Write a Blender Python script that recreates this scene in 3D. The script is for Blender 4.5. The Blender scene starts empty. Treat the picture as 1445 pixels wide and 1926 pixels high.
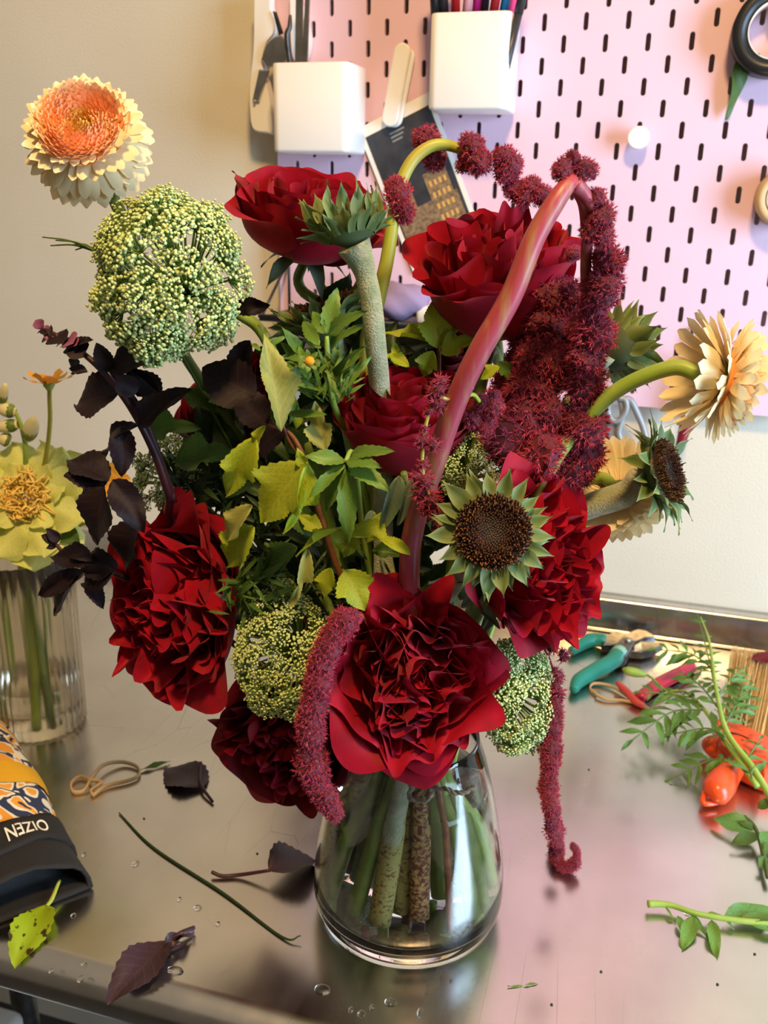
import bpy, math, random
import numpy as np
from mathutils import Vector, Matrix
PI = math.pi
scene = bpy.context.scene
COL = scene.collection

# ------------------------------------------------------------------ camera
TZ = 0.90                      # height of the tabletop above the floor
FPX = 1724.7                   # focal length in pixels of the 1445 x 1926 frame
def _cam():
    yaw, pitch, roll = [math.radians(a) for a in (-16.05, 19.13, 1.1)]
    f = np.array([math.sin(yaw)*math.cos(pitch), math.cos(yaw)*math.cos(pitch), -math.sin(pitch)])
    r = np.array([math.cos(yaw), -math.sin(yaw), 0.0]); u = np.cross(r, f)
    c, s = math.cos(roll), math.sin(roll)
    return c*r+s*u, -s*r+c*u, f
CR, CU, CF = _cam()
CAMP = np.array([0.1356, -1.0043, TZ+0.4769])
cd = bpy.data.cameras.new('camera'); cam = bpy.data.objects.new('camera', cd); COL.objects.link(cam)
cd.sensor_fit = 'VERTICAL'; cd.sensor_height = 36.0; cd.sensor_width = 27.0
cd.lens = FPX/1926*36.0; cd.clip_start = 0.02; cd.clip_end = 50
cd.dof.use_dof = True; cd.dof.focus_distance = 0.50; cd.dof.aperture_fstop = 15.0
cam.matrix_world = Matrix(((CR[0], CU[0], -CF[0], CAMP[0]), (CR[1], CU[1], -CF[1], CAMP[1]), (CR[2], CU[2], -CF[2], CAMP[2]), (0, 0, 0, 1)))
scene.camera = cam

# ------------------------------------------------------------------ world, lights, exposure
w = bpy.data.worlds.new('room'); scene.world = w; w.use_nodes = True
bg = w.node_tree.nodes['Background']; bg.inputs[0].default_value = (1.0, 0.84, 0.64, 1); bg.inputs[1].default_value = 0.30
def area(name, loc, target, size, size_y, power, color):
    l = bpy.data.lights.new(name, 'AREA'); l.shape = 'RECTANGLE'; l.size = size; l.size_y = size_y
    l.energy = power; l.color = color
    o = bpy.data.objects.new(name, l); COL.objects.link(o); o.location = loc
    o.rotation_euler = (Vector(target)-Vector(loc)).to_track_quat('-Z', 'Y').to_euler()
    return o
area('window_light', (1.28, -0.78, 1.38), (0.1, -0.2, 1.2), 0.6, 0.9, 38.0, (0.52, 0.74, 1.0))
area('ceiling_lamp', (0.25, -1.05, 2.35), (0.0, -0.3, 1.1), 0.16, 0.16, 22.0, (1.0, 0.64, 0.27))
scene.view_settings.view_transform = 'Standard'
scene.view_settings.look = 'None'
scene.view_settings.exposure = 0.0
scene.view_settings.gamma = 1.0
scene.view_settings.use_curve_mapping = False

# ------------------------------------------------------------------ helpers
YB = -0.495                    # plane of the vase axis
def ray(px, py): return CF + CR*(px-722.5)/FPX + CU*(963-py)/FPX
def Y(px, py, y):              # point of the vertical plane y that the photo shows at a pixel
    d = ray(px, py); return CAMP + d*(y-CAMP[1])/d[1]
def P(px, py, dy=0.0): return Y(px, py, YB+dy)
def T(px, py, h=0.0):          # point at height h over the tabletop
    d = ray(px, py); return CAMP + d*(TZ+h-CAMP[2])/d[2]
def mpp(p): return float(np.dot(np.asarray(p)-CAMP, CF))/FPX
def D(a, b, c):                # direction from right, up, towards-viewer components
    v = a*CR+b*CU-c*CF; return v/np.linalg.norm(v)
def nrm(v):
    v = np.asarray(v, float); return v/max(np.linalg.norm(v), 1e-9)
def basis(z, loc, up=(0, 0, 1), s=(1, 1, 1)):
    z = nrm(z); x = np.cross(up, z)
    if np.linalg.norm(x) < 1e-4: x = np.cross((0, 1, 0), z)
    x = nrm(x); y = np.cross(z, x)
    return mat4(x*s[0], y*s[1], z*s[2], loc)
def mat4(x, y, z, p):
    return Matrix(((x[0], y[0], z[0], p[0]), (x[1], y[1], z[1], p[1]), (x[2], y[2], z[2], p[2]), (0, 0, 0, 1)))
def mesh(name, V, F, mat=None, uv=None, col=None, smooth=True):
    me = bpy.data.meshes.new(name)
    V = np.asarray(V, float)
    me.from_pydata(V.tolist(), [], [tuple(int(i) for i in f) for f in F])
    if smooth: me.polygons.foreach_set('use_smooth', np.ones(len(me.polygons), bool))
    if uv is not None or col is not None:
        li = np.zeros(len(me.loops), np.int32); me.loops.foreach_get('vertex_index', li)
    if uv is not None:
        l = me.uv_layers.new(name='UVMap'); l.data.foreach_set('uv', np.asarray(uv, np.float32)[li].ravel())
    if col is not None:
        a = me.color_attributes.new('col', 'FLOAT_COLOR', 'POINT')
        c = np.ones((len(V), 4), np.float32); c[:, :3] = col; a.data.foreach_set('color', c.ravel())
    if mat: me.materials.append(mat)
    me.update(); return me
MW = {}
def thing(name, label, cat, loc, group=None, M=None):
    o = bpy.data.objects.new(name, None); COL.objects.link(o); o.empty_display_size = 0.01
    M = M or Matrix.Translation(Vector(loc)); o.matrix_world = M; MW[o] = M
    o['label'] = label; o['category'] = cat
    if group: o['group'] = group
    return o
def part(parent, name, me, M=None, kind=None, label=None):
    o = bpy.data.objects.new(name, me); COL.objects.link(o)
    M = M or Matrix.Identity(4); MW[o] = M
    if parent is not None:
        o.parent = parent; o.matrix_basis = MW[parent].inverted() @ M
    else: o.matrix_world = M
    if kind: o['kind'] = kind
    if label: o['label'] = label
    return o
def wpart(parent, name, V, F, mat, kind=None, label=None, **k):   # vertices given in world space
    M = MW[parent]; V = np.asarray(V, float); R = np.array(M.inverted())
    return part(parent, name, mesh(name, V@R[:3, :3].T+R[:3, 3], F, mat, **k), M, kind, label)
def solo(name, label, cat, V, F, mat, group=None, kind=None, **k): # one-mesh thing, origin at its base
    V = np.asarray(V, float); c = V.mean(0); c[2] = V[:, 2].min()
    o = part(None, name, mesh(name, V-c, F, mat, **k), Matrix.Translation(Vector(c)), kind)
    if label: o['label'] = label; o['category'] = cat
    if group: o['group'] = group
    return o
def struct(name, V, F, mat, **k):
    o = part(None, name, mesh(name, V, F, mat, **k)); o['kind'] = 'structure'; return o
def join(items):               # list of (V, F) -> one
    VV, FF, n = [], [], 0
    for it in items:
        V, F = it[0], it[1]
        VV.append(np.asarray(V, float)); FF += [tuple(i+n for i in f) for f in F]; n += len(V)
    return np.vstack(VV), FF
def grid_faces(nu, nv, closed=False):
    F = []
    for j in range(nv-1):
        for i in range(nu if closed else nu-1):
            k = (i+1) % nu
            F.append((j*nu+i, j*nu+k, (j+1)*nu+k, (j+1)*nu+i))
    return F
def spline(pts, n=8):
    pts = [np.asarray(p, float) for p in pts]
    if len(pts) < 3:
        return np.array([pts[0]+(pts[-1]-pts[0])*t for t in np.linspace(0, 1, n+1)])
    q = [2*pts[0]-pts[1]]+pts+[2*pts[-1]-pts[-2]]; out = []
    for i in range(1, len(q)-2):
        for t in np.arange(n)/n:
            a, b, c, d = q[i-1:i+3]
            out.append(0.5*((2*b)+(c-a)*t+(2*a-5*b+4*c-d)*t*t+(3*b-a-3*c+d)*t**3))
    out.append(pts[-1]); return np.array(out)
def tube(path, rad, n=8, cap=True, flat=1.0, rib=0.0):
    path = np.asarray(path, float); m = len(path)
    rad = np.interp(np.linspace(0, 1, m), np.linspace(0, 1, len(np.atleast_1d(rad))), np.atleast_1d(rad))
    tg = np.gradient(path, axis=0); tg /= np.maximum(np.linalg.norm(tg, axis=1), 1e-9)[:, None]
    a = np.cross(tg[0], (0, 0, 1.0))
    if np.linalg.norm(a) < .1: a = np.cross(tg[0], (0, 1.0, 0))
    a = nrm(a); V = []
    th = np.linspace(0, 2*PI, n, endpoint=False)
    mod = 1+rib*np.cos(th*(n//2))
    for i in range(m):
        a = nrm(a-tg[i]*np.dot(a, tg[i])); b = np.cross(tg[i], a)
        V.append(path[i]+rad[i]*(np.outer(np.cos(th)*mod, a)+flat*np.outer(np.sin(th)*mod, b)))
    V = np.vstack(V); F = grid_faces(n, m, True)
    if cap: F += [tuple(range(n))[::-1], tuple(range((m-1)*n, m*n))]
    return V, F
def lathe(prof, n=48, c=(0, 0, 0), mod=None):
    th = np.linspace(0, 2*PI, n, endpoint=False); V = []
    for r, z in prof:
        rr = r*(mod(th, z) if mod else 1.0)
        V.append(np.c_[c[0]+rr*np.cos(th), c[1]+rr*np.sin(th), np.full(n, c[2]+z)])
    return np.vstack(V), grid_faces(n, len(prof), True)
def box(x0, x1, y0, y1, z0, z1):
    V = [(x, y, z) for z in (z0, z1) for y in (y0, y1) for x in (x0, x1)]
    return np.array(V, float), [(0, 2, 3, 1), (4, 5, 7, 6), (0, 1, 5, 4), (2, 6, 7, 3), (0, 4, 6, 2), (1, 3, 7, 5)]
def rbox(x0, x1, y0, y1, z0, z1, r=0.004, seg=4):   # box with rounded vertical edges and softened top/bottom
    def ring(i, z):
        o = []
        for cx, cy, a0 in ((x1-r, y1-r, 0), (x0+r, y1-r, PI/2), (x0+r, y0+r, PI), (x1-r, y0+r, 1.5*PI)):
            for k in range(seg+1):
                a = a0+PI/2*k/seg; o.append((cx+(r-i)*math.cos(a), cy+(r-i)*math.sin(a), z))
        return o
    e = min(r*.35, (z1-z0)*.3); V = np.array(ring(e, z0)+ring(0, z0+e)+ring(0, z1-e)+ring(e, z1)); n = 4*(seg+1)
    F = grid_faces(n, 4, True)+[tuple(range(n))[::-1], tuple(range(3*n, 4*n))]
    return V, F
_ico = None
def ico(sub=1):
    import bmesh
    bm = bmesh.new(); bmesh.ops.create_icosphere(bm, subdivisions=sub, radius=1)
    V = np.array([v.co[:] for v in bm.verts]); F = [tuple(v.index for v in f.verts) for f in bm.faces]; bm.free(); return V, F
ICO1 = ico(1); ICO2 = ico(2); ICO3 = ico(3)
def ball(c, r, s=ICO2): return s[0]*np.asarray(r)+np.asarray(c), s[1]

# ------------------------------------------------------------------ materials
def material(name, col=(.5, .5, .5), rough=.5, metal=0, col2=None, nscale=40, ncon=(.35, .65), attr=False, rv=0.0, transl=0.0, sheen=0.0,
             sheencol=(1, 1, 1), vein=None, veinamt=.5, bump=0.0, bscale=200, coat=0, trans=0, ior=1.45, spec=.5, stretch=None, aniso=0, tcoord='Object', aux=None):
    m = bpy.data.materials.new(name); m.use_nodes = True; nt = m.node_tree; N, L = nt.nodes, nt.links
    b = N['Principled BSDF']; out = N['Material Output']
    def mk(t, **k):
        n = N.new(t)
        for a, v in k.items(): setattr(n, a, v)
        return n
    def mix(f, a, c):
        n = mk('ShaderNodeMix', data_type='RGBA'); n.clamp_factor = True
        for s, v in ((0, f), (6, a), (7, c)):
            if hasattr(v, 'links'): L.new(v, n.inputs[s])
            elif s == 0: n.inputs[0].default_value = v
            else: n.inputs[s].default_value = (*v, 1)
        return n.outputs[2]
    tc = mk('ShaderNodeTexCoord')
    c = col
    if attr: a = mk('ShaderNodeAttribute', attribute_name='col'); c = a.outputs['Color']
    co = tc.outputs[tcoord]
    if stretch:
        mp = mk('ShaderNodeMapping'); mp.inputs['Scale'].default_value = stretch; L.new(co, mp.inputs[0]); co = mp.outputs[0]
    if col2 is not None:
        n = mk('ShaderNodeTexNoise'); n.inputs['Scale'].default_value = nscale; n.inputs['Detail'].default_value = 4; L.new(co, n.inputs['Vector'])
        r = mk('ShaderNodeMapRange'); r.inputs[1].default_value, r.inputs[2].default_value = ncon; L.new(n.outputs[0], r.inputs[0])
        c = mix(r.outputs[0], c, col2)
    if vein is not None:
        uv = mk('ShaderNodeSeparateXYZ'); L.new(tc.outputs['UV'], uv.inputs[0])
        def mth(op, a, b_=None, c_=None):
            n = mk('ShaderNodeMath', operation=op)
            for i, v in enumerate((a, b_, c_)):
                if v is None: continue
                if hasattr(v, 'links'): L.new(v, n.inputs[i])
                else: n.inputs[i].default_value = v
            return n.outputs[0]
        au = mth('ABSOLUTE', uv.outputs[0])
        k = mth('MULTIPLY', mth('SUBTRACT', uv.outputs[1], mth('MULTIPLY', au, .22)), 8.0)
        f1 = mth('ABSOLUTE', mth('SUBTRACT', mth('FRACT', k), .5))
        side = mth('SUBTRACT', 1.0, mth('MULTIPLY', f1, 9.0))
        mid = mth('SUBTRACT', 1.0, mth('MULTIPLY', au, 14.0))
        v = mth('MULTIPLY', mth('MAXIMUM', mth('MAXIMUM', side, mid), 0.0), veinamt)
        c = mix(v, c, vein)
    if rv:
        oi = mk('ShaderNodeObjectInfo'); hs = mk('ShaderNodeHueSaturation')
        r = mk('ShaderNodeMapRange'); r.inputs[3].default_value = 1-rv; r.inputs[4].default_value = 1+rv
        L.new(oi.outputs['Random'], r.inputs[0]); L.new(r.outputs[0], hs.inputs['Value'])
        if hasattr(c, 'links'): L.new(c, hs.inputs['Color'])
        else: hs.inputs['Color'].default_value = (*c, 1)
        c = hs.outputs[0]
    if hasattr(c, 'links'): L.new(c, b.inputs['Base Color'])
    else: b.inputs['Base Color'].default_value = (*c, 1)
    b.inputs['Roughness'].default_value = rough; b.inputs['Metallic'].default_value = metal
    b.inputs['Specular IOR Level'].default_value = spec; b.inputs['IOR'].default_value = ior
    b.inputs['Transmission Weight'].default_value = trans; b.inputs['Coat Weight'].default_value = coat
    b.inputs['Sheen Weight'].default_value = sheen; b.inputs['Sheen Tint'].default_value = (*sheencol, 1)
    b.inputs['Anisotropic'].default_value = aniso
    if bump:
        n = mk('ShaderNodeTexNoise'); n.inputs['Scale'].default_value = bscale; n.inputs['Detail'].default_value = 3; L.new(co, n.inputs['Vector'])
        bp = mk('ShaderNodeBump'); bp.inputs['Strength'].default_value = bump; bp.inputs['Distance'].default_value = .002
        L.new(n.outputs[0], bp.inputs['Height']); L.new(bp.outputs[0], b.inputs['Normal'])
    if transl:
        t = mk('ShaderNodeBsdfTranslucent'); ms = mk('ShaderNodeMixShader'); ms.inputs[0].default_value = transl
        if hasattr(c, 'links'): L.new(c, t.inputs[0])
        else: t.inputs[0].default_value = (*c, 1)
        L.new(b.outputs[0], ms.inputs[1]); L.new(t.outputs[0], ms.inputs[2]); L.new(ms.outputs[0], out.inputs[0])
    return m
MT = dict(
 wall=material('wall_paint', (.64, .595, .485), .75, col2=(.61, .565, .455), nscale=6, bump=.15, bscale=350),
 board=material('pink_lacquered_steel', (.75, .525, .65), .42, col2=(.73, .505, .63), nscale=5),
 floor=material('dark_floor', (.05, .045, .04), .7, col2=(.03, .03, .03), nscale=9),
 white=material('white_plastic', (.82, .80, .76), .28),
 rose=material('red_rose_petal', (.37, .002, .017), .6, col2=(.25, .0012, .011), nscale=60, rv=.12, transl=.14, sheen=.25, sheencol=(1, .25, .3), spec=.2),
 rose_dark=material('dark_and_shaded_rose_petal', (.17, .001, .009), .6, col2=(.12, .001, .006), nscale=60, rv=.12, transl=.1, sheen=.15, sheencol=(1, .25, .3), spec=.2),  # darker petal copy: shade put into low and deep roses; also a fallen petal
 stem=material('green_stem', (.10, .17, .025), .5, col2=(.16, .22, .04), nscale=80),
 stem_bright=material('bright_green_stem', (.22, .36, .04), .45, col2=(.30, .42, .08), nscale=60),
 stem_fuzzy=material('grey_green_fuzzy_stem', (.21, .26, .12), .85, col2=(.36, .36, .22), nscale=120, sheen=.5, bump=.6, bscale=900),
 stem_amar=material('red_striped_stem', (.34, .05, .07), .42, col2=(.34, .20, .08), nscale=30, ncon=(.48, .8), stretch=(6, 6, .55)),
 stem_olive=material('yellow_green_stem', (.34, .37, .04), .45, col2=(.40, .26, .05), nscale=25, ncon=(.5,.8)),
 stem_speck=material('maroon_speckled_stem', (.13, .02, .02), .6, col2=(.42, .33, .12), nscale=420, ncon=(.42, .62)),
 stem_speck_olive=material('olive_speckled_stem', (.30, .28, .08), .6, col2=(.10, .03, .02), nscale=420, ncon=(.5, .66)),
 stem_wood=material('brown_woody_stem', (.26, .10, .03), .5, col2=(.12, .04, .02), nscale=120),
 sepal=material('grey_green_sepal', (.13, .20, .13), .6, vein=(.22, .28, .18), rv=.1),
 basil=material('dark_purple_leaf', (.018, .008, .011), .5, spec=.25, col2=(.010, .006, .008), nscale=60, vein=(.05, .02, .03), veinamt=.35, rv=.2, bump=.2, bscale=300),
 basil_table=material('wilted_purple_leaf', (.05, .022, .032), .5, col2=(.03, .014, .02), nscale=60, vein=(.09, .04, .055), veinamt=.4),
 basil_stem=material('dark_purple_stem', (.045, .012, .02), .4),
 mauve=material('mauve_flower', (.24, .07, .16), .6),
 nine=material('yellow_green_leaf', (.38, .44, .012), .5, col2=(.26, .36, .012), nscale=30, vein=(.50, .50, .09), veinamt=.45, rv=.16, transl=.22, bump=.25, bscale=220),
 nine_pale=material('pale_leaf_underside', (.42, .42, .10), .6, col2=(.34, .36, .08), nscale=30, vein=(.52, .50, .16), veinamt=.6, rv=.1, transl=.2, bump=.3, bscale=220),
 rotting=material('rotting_green_leaf', (.30, .42, .015), .4, col2=(.05, .03, .012), nscale=5, ncon=(.56, .60), transl=.1),
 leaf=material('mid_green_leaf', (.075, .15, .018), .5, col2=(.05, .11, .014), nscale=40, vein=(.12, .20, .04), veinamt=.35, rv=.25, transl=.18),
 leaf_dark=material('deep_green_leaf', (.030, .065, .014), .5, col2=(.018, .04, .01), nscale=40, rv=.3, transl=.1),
 mari=material('marigold_leaf', (.13, .24, .03), .5, col2=(.09, .19, .025), nscale=40, vein=(.2, .3, .06), veinamt=.3, rv=.2, transl=.2),
 mari_cool=material('marigold_leaf_cool', (.12, .27, .05), .5, col2=(.08, .20, .04), nscale=40, vein=(.2, .3, .12), veinamt=.3, rv=.2, transl=.2),
 umbel=material('green_white_umbel_florets', attr=True, rough=.6, rv=.08),
 amar=material('crimson_amaranth_florets', attr=True, rough=.75, rv=.15, sheen=.3, sheencol=(1, .4, .5)),
 gerb=material('cream_peach_petal', attr=True, rough=.55, rv=.04, transl=.2),
 disk=material('brown_disk_florets', attr=True, rough=.7),
 bract=material('green_bract', attr=True, rough=.6, rv=.12, transl=.12),
 steel=material('worn_steel', (.55, .54, .52), .3, 1.0, col2=(.40, .39, .37), nscale=60),
 dark_steel=material('dark_steel', (.16, .15, .14), .35, 1.0, col2=(.08, .08, .08), nscale=120),
 black=material('black_fabric', (.012, .011, .010), .8, bump=.3, bscale=900),
 blackp=material('black_plastic', (.012, .013, .014), .38),
 teal=material('teal_grip', (.012, .22, .17), .42),
 teal_rim=material('pale_teal_grip_rim', (.25, .50, .40), .5),
 orange=material('orange_red_plastic', (.80, .085, .018), .28),
 bristle=material('tan_bristles', (.72, .46, .17), .7, rv=.0, col2=(.60, .35, .11), nscale=200),
 band=material('beige_rubber', (.55, .38, .19), .6),
 red=material('red_plastic', (.48, .02, .06), .35),
 red_soft=material('coral_red_plastic', (.55, .07, .07), .4),
 grey=material('grey_metal_handle', (.28, .29, .30), .45, .3),
 glass=material('clear_glass', (1, 1, 1), .0, trans=1.0, ior=1.45),
 water=material('water', (1, 1, .98), .0, trans=1.0, ior=1.33),
 twine=material('jute_twine', (.30, .22, .15), .9, col2=(.2, .15, .1), nscale=300),
 cream=material('cream_yellow_petal', (.80, .78, .30), .55, col2=(.58, .70, .16), nscale=45, rv=.05, transl=.25),
 curl=material('yellow_stamens', (.85, .62, .16), .6),
 yellow=material('golden_petal', (.78, .36, .02), .5, rv=.1, transl=.15),
 bud=material('cream_bud', (.66, .62, .34), .6),
 bone=material('white_lettering', (.85, .80, .66), .6),
 card=material('white_card', (.80, .76, .70), .5),
)

# clear ribbed plastic: dark amber tint
MT['plastic'] = material('clear_ribbed_plastic', (.93, .88, .76), .22, trans=1.0, ior=1.30)

# ------------------------------------------------------------------ room shell
WALLY = 0.020
V, F = box(-2.2, 2.2, WALLY, WALLY+.1, 0, 2.6); struct('wall_back', V, F, MT['wall'], smooth=False)
V, F = box(-2.2, 2.2, -3.2, WALLY, -.05, 0); struct('floor', V, F, MT['floor'], smooth=False)

V, F = box(-2.2, 2.2, -3.3, -3.2, 0, 2.6); struct('unseen_front_wall', V, F, material('unseen_front_wall_dark', (.30, .27, .23), .8), smooth=False)  # unseen wall behind the camera, added dark to dim reflections in the table edge
# ------------------------------------------------------------------ steel work table
def steel_material():
    m = bpy.data.materials.new('brushed_steel_top'); m.use_nodes = True; nt = m.node_tree; N, L = nt.nodes, nt.links
    b = N['Principled BSDF']; tc = N.new('ShaderNodeTexCoord')
    def noise(scale, stretch, detail=4):
        mp = N.new('ShaderNodeMapping'); mp.inputs['Scale'].default_value = stretch; L.new(tc.outputs['Object'], mp.inputs[0])
        n = N.new('ShaderNodeTexNoise'); n.inputs['Scale'].default_value = scale; n.inputs['Detail'].default_value = detail; L.new(mp.outputs[0], n.inputs['Vector']); return n.outputs[0]
    def rng(i, a, b_, c, d):
        r = N.new('ShaderNodeMapRange'); L.new(i, r.inputs[0])
        for k, v in enumerate((a, b_, c, d)): r.inputs[k+1].default_value = v
        return r.outputs[0]
    n1 = noise(9, (1, 1, 1)); n2 = noise(60, (1.0, .12, 1)); n3 = noise(30, (1, 1, 1))
    mx = N.new('ShaderNodeMix'); mx.data_type = 'RGBA'; mx.inputs[6].default_value = (.72, .69, .65, 1); mx.inputs[7].default_value = (.58, .55, .52, 1)
    L.new(rng(n1, .3, .7, 0, 1), mx.inputs[0])
    # scratches: thin voronoi-edge lines
    mp = N.new('ShaderNodeMapping'); mp.inputs['Rotation'].default_value = (0, 0, .6); mp.inputs['Scale'].default_value = (7, 1.6, 1); L.new(tc.outputs['Object'], mp.inputs[0])
    vo = N.new('ShaderNodeTexVoronoi'); vo.feature = 'DISTANCE_TO_EDGE'; vo.inputs['Scale'].default_value = 5; L.new(mp.outputs[0], vo.inputs['Vector'])
    sc = rng(vo.outputs['Distance'], 0, .006, 1, 0)
    mul = N.new('ShaderNodeMath'); mul.operation = 'MULTIPLY'; L.new(sc, mul.inputs[0]); L.new(rng(noise(5, (1, 1, 1)), .46, .58, 0, .7), mul.inputs[1])
    m2 = N.new('ShaderNodeMix'); m2.data_type = 'RGBA'; L.new(mul.outputs[0], m2.inputs[0]); L.new(mx.outputs[2], m2.inputs[6]); m2.inputs[7].default_value = (.2, .18, .17, 1)
    L.new(m2.outputs[2], b.inputs['Base Color']); b.inputs['Metallic'].default_value = 1
    add = N.new('ShaderNodeMath'); add.operation = 'ADD'; L.new(rng(n3, .2, .8, .18, .25), add.inputs[0]); L.new(rng(n2, .3, .7, 0, .06), add.inputs[1])
    L.new(add.outputs[0], b.inputs['Roughness'])
    bp = N.new('ShaderNodeBump'); bp.inputs['Strength'].default_value = .04; bp.inputs['Distance'].default_value = .001; L.new(n2, bp.inputs['Height']); L.new(bp.outputs[0], b.inputs['Normal'])
    return m
MT['top'] = steel_material()
table = thing('work_table', 'brushed stainless steel work table with rolled front edge and upturned back lip', 'table', (0, -.31, 0))
def sweep_x(prof, x0, x1):
    n = len(prof); V = [(x, y, z) for x in (x0, x1) for (y, z) in prof]
    return np.array(V), [(i, i+1, n+i+1, n+i) for i in range(n-1)]
R = .019; ye = -.602
prof = [(-.004, TZ)]+[(y, TZ) for y in np.linspace(-.02, ye, 6)]
prof += [(ye-R*math.sin(a), TZ-R+R*math.cos(a)) for a in np.linspace(.1, PI, 16)]
prof += [(ye+.02, TZ-2*R), (ye+.02, TZ-.012), (-.004, TZ-.012)]
wpart(table, 'tabletop', *sweep_x(prof, -.80, .80), MT['top'])
prof = [(-.010, TZ)]+[(-.003+.003*math.sin(a), TZ+.003-.003*math.cos(a)) for a in np.linspace(0, PI/2, 6)]+[(0, TZ+.036), (.0015, TZ+.0385), (.005, TZ+.040), (.018, TZ+.040), (.018, TZ-.012), (-.010, TZ-.012), (-.010, TZ)]
wpart(table, 'back_lip', *sweep_x(prof, -.80, .80), MT['top'])
for x in (-.74, .74):
    for y in (-.56, -.05):
        wpart(table, 'leg', *lathe([(.02, 0), (.02, TZ-.012)], 20, (x, y, 0)), MT['steel'])
V, F = rbox(T(8, 1910, -.5)[0]-.06, T(48, 1910, -.5)[0], T(30, 1895, -.5)[1]-.25, T(30, 1895, -.5)[1], 0, TZ-.5, .02); solo('storage_bin', 'white storage bin standing on the floor under the table', 'bin', V, F, MT['white'])

# ------------------------------------------------------------------ pegboard
PZ = 0.01947; GZ = TZ+.6378
pb = thing('pegboard', 'pink metal pegboard with rows of upright slots hung on the wall', 'pegboard', (0, 0, GZ-.371))
def pegboard():
    V, F = [], []
    def add(*p):
        V.extend(p); return len(V)-len(p)
    seg = 5; hw, hh = .0024, .0081
    sl = []
    for a0, cz in ((0, hh-hw), (PI, -(hh-hw))):
        for k in range(seg+1):
            a = a0+PI*k/seg; sl.append((hw*math.cos(a), cz+hw*math.sin(a)))
    n = len(sl); hx, hz = .01, PZ/2
    sq = []
    for x, z in sl:
        s = min(hx/max(abs(x), 1e-9), hz/max(abs(z), 1e-9)); sq.append([x*s, z*s])
    sq[1] = [hx, hz]; sq[seg-1] = [-hx, hz]; sq[seg+2] = [-hx, -hz]; sq[2*seg] = [hx, -hz]
    sq[0] = [hx, sl[0][1]]; sq[seg] = [-hx, sl[seg][1]]; sq[seg+1] = [-hx, sl[seg+1][1]]; sq[-1] = [hx, sl[-1][1]]
    J0, J1, I0, I1 = -9, 18, -13, 13
    for j in range(J0, J1+1):
        for i in range(I0, I1+1):
            cx, cz = i*.02, GZ-j*PZ
            if (i+j) % 2:
                o = add((cx-hx, 0, cz-hz), (cx+hx, 0, cz-hz), (cx+hx, 0, cz+hz), (cx-hx, 0, cz+hz)); F.append((o, o+1, o+2, o+3)); continue
            a = add(*[(cx+x, 0, cz+z) for x, z in sq]); b = add(*[(cx+x, 0, cz+z) for x, z in sl])
            c = add(*[(cx+x, .005, cz+z) for x, z in sl])
            for k in range(n):
                m = (k+1) % n; F.append((a+k, b+k, b+m, a+m)[::-1]); F.append((b+k, c+k, c+m, b+m)[::-1])
    x0, x1 = I0*.02-hx, I1*.02+hx; z1, z0 = GZ-J0*PZ+hz, GZ-J1*PZ-hz
    X0, X1, Z0, Z1 = -.283, .277, GZ-.371, z1+.012
    o = add((X0, 0, Z0), (X1, 0, Z0), (X1, 0, Z1), (X0, 0, Z1), (x0, 0, z0), (x1, 0, z0), (x1, 0, z1), (x0, 0, z1), (X0, .009, Z0), (X1, .009, Z0), (X1, .009, Z1), (X0, .009, Z1))
    for k in range(4):
        m = (k+1) % 4; F.append((o+k, o+m, o+4+m, o+4+k)); F.append((o+k, o+8+k, o+8+m, o+m))
    return np.array(V), F, (X0, X1, Z0, Z1)
V, F, BB = pegboard()
wpart(pb, 'slotted_panel', V, F, MT['board'], smooth=False)
for x in (BB[0]+.03, BB[1]-.03):
    for z in (BB[2]+.03, BB[3]-.03):
        wpart(pb, 'wall_spacer', *box(x-.006, x+.006, .0055, WALLY, z-.006, z+.006), MT['white'], smooth=False)

# white cups hung on the board
def cup(label, x0, x1, z0, z1, depth=.062):
    t = thing('pegboard_cup', label, 'cup', ((x0+x1)/2, -depth/2, z0), 'white cups on the pegboard')
    r = .008; seg = 5
    def ring(i, z, y0=-depth-.004, y1=-.004):
        o = []
        for cx, cy, a0 in ((x1-r, y1-r, 0), (x0+r, y1-r, PI/2), (x0+r, y0+r, PI), (x1-r, y0+r, 1.5*PI)):
            for k in range(seg+1):
                a = a0+PI/2*k/seg; o.append((cx+(r-i)*math.cos(a), cy+(r-i)*math.sin(a), z))
        return o
    th = .0022
    rings = [ring(.003, z0), ring(.0008, z0+.001), ring(0, z0+.003), ring(0, z1-.0008), ring(.0008, z1), ring(th-.0006, z1), ring(th, z1-.0008), ring(th, z0+.003)]
    n = len(rings[0]); V = np.array(sum(rings, [])); F = grid_faces(n, len(rings), True)+[tuple(range(n))[::-1], tuple(range((len(rings)-1)*n, len(rings)*n))]
    wpart(t, 'body', V, F, MT['white'])
    for x in (x0+.015, x1-.015):
        wpart(t, 'hook', *box(x-.002, x+.002, -.0045, .006, z1-.022, z1-.012), MT['white'], smooth=False)
    return t
a = Y(509, 118, -.066); b = Y(655, 285, -.066)
cupL = cup('white square cup at the left edge of the pegboard holding steel scissors', a[0], b[0], b[2]-.001, a[2])
cl = (a[0]+b[0])/2, b[2], a[2], a[0], b[0]
a = Y(809, 24, -.066); b = Y(952, 206, -.066)
cupR = cup('taller white square cup near the top of the pegboard holding coloured pens', a[0], b[0], b[2], a[2])
cr = (a[0]+b[0])/2, b[2], a[2], a[0], b[0]
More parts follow.
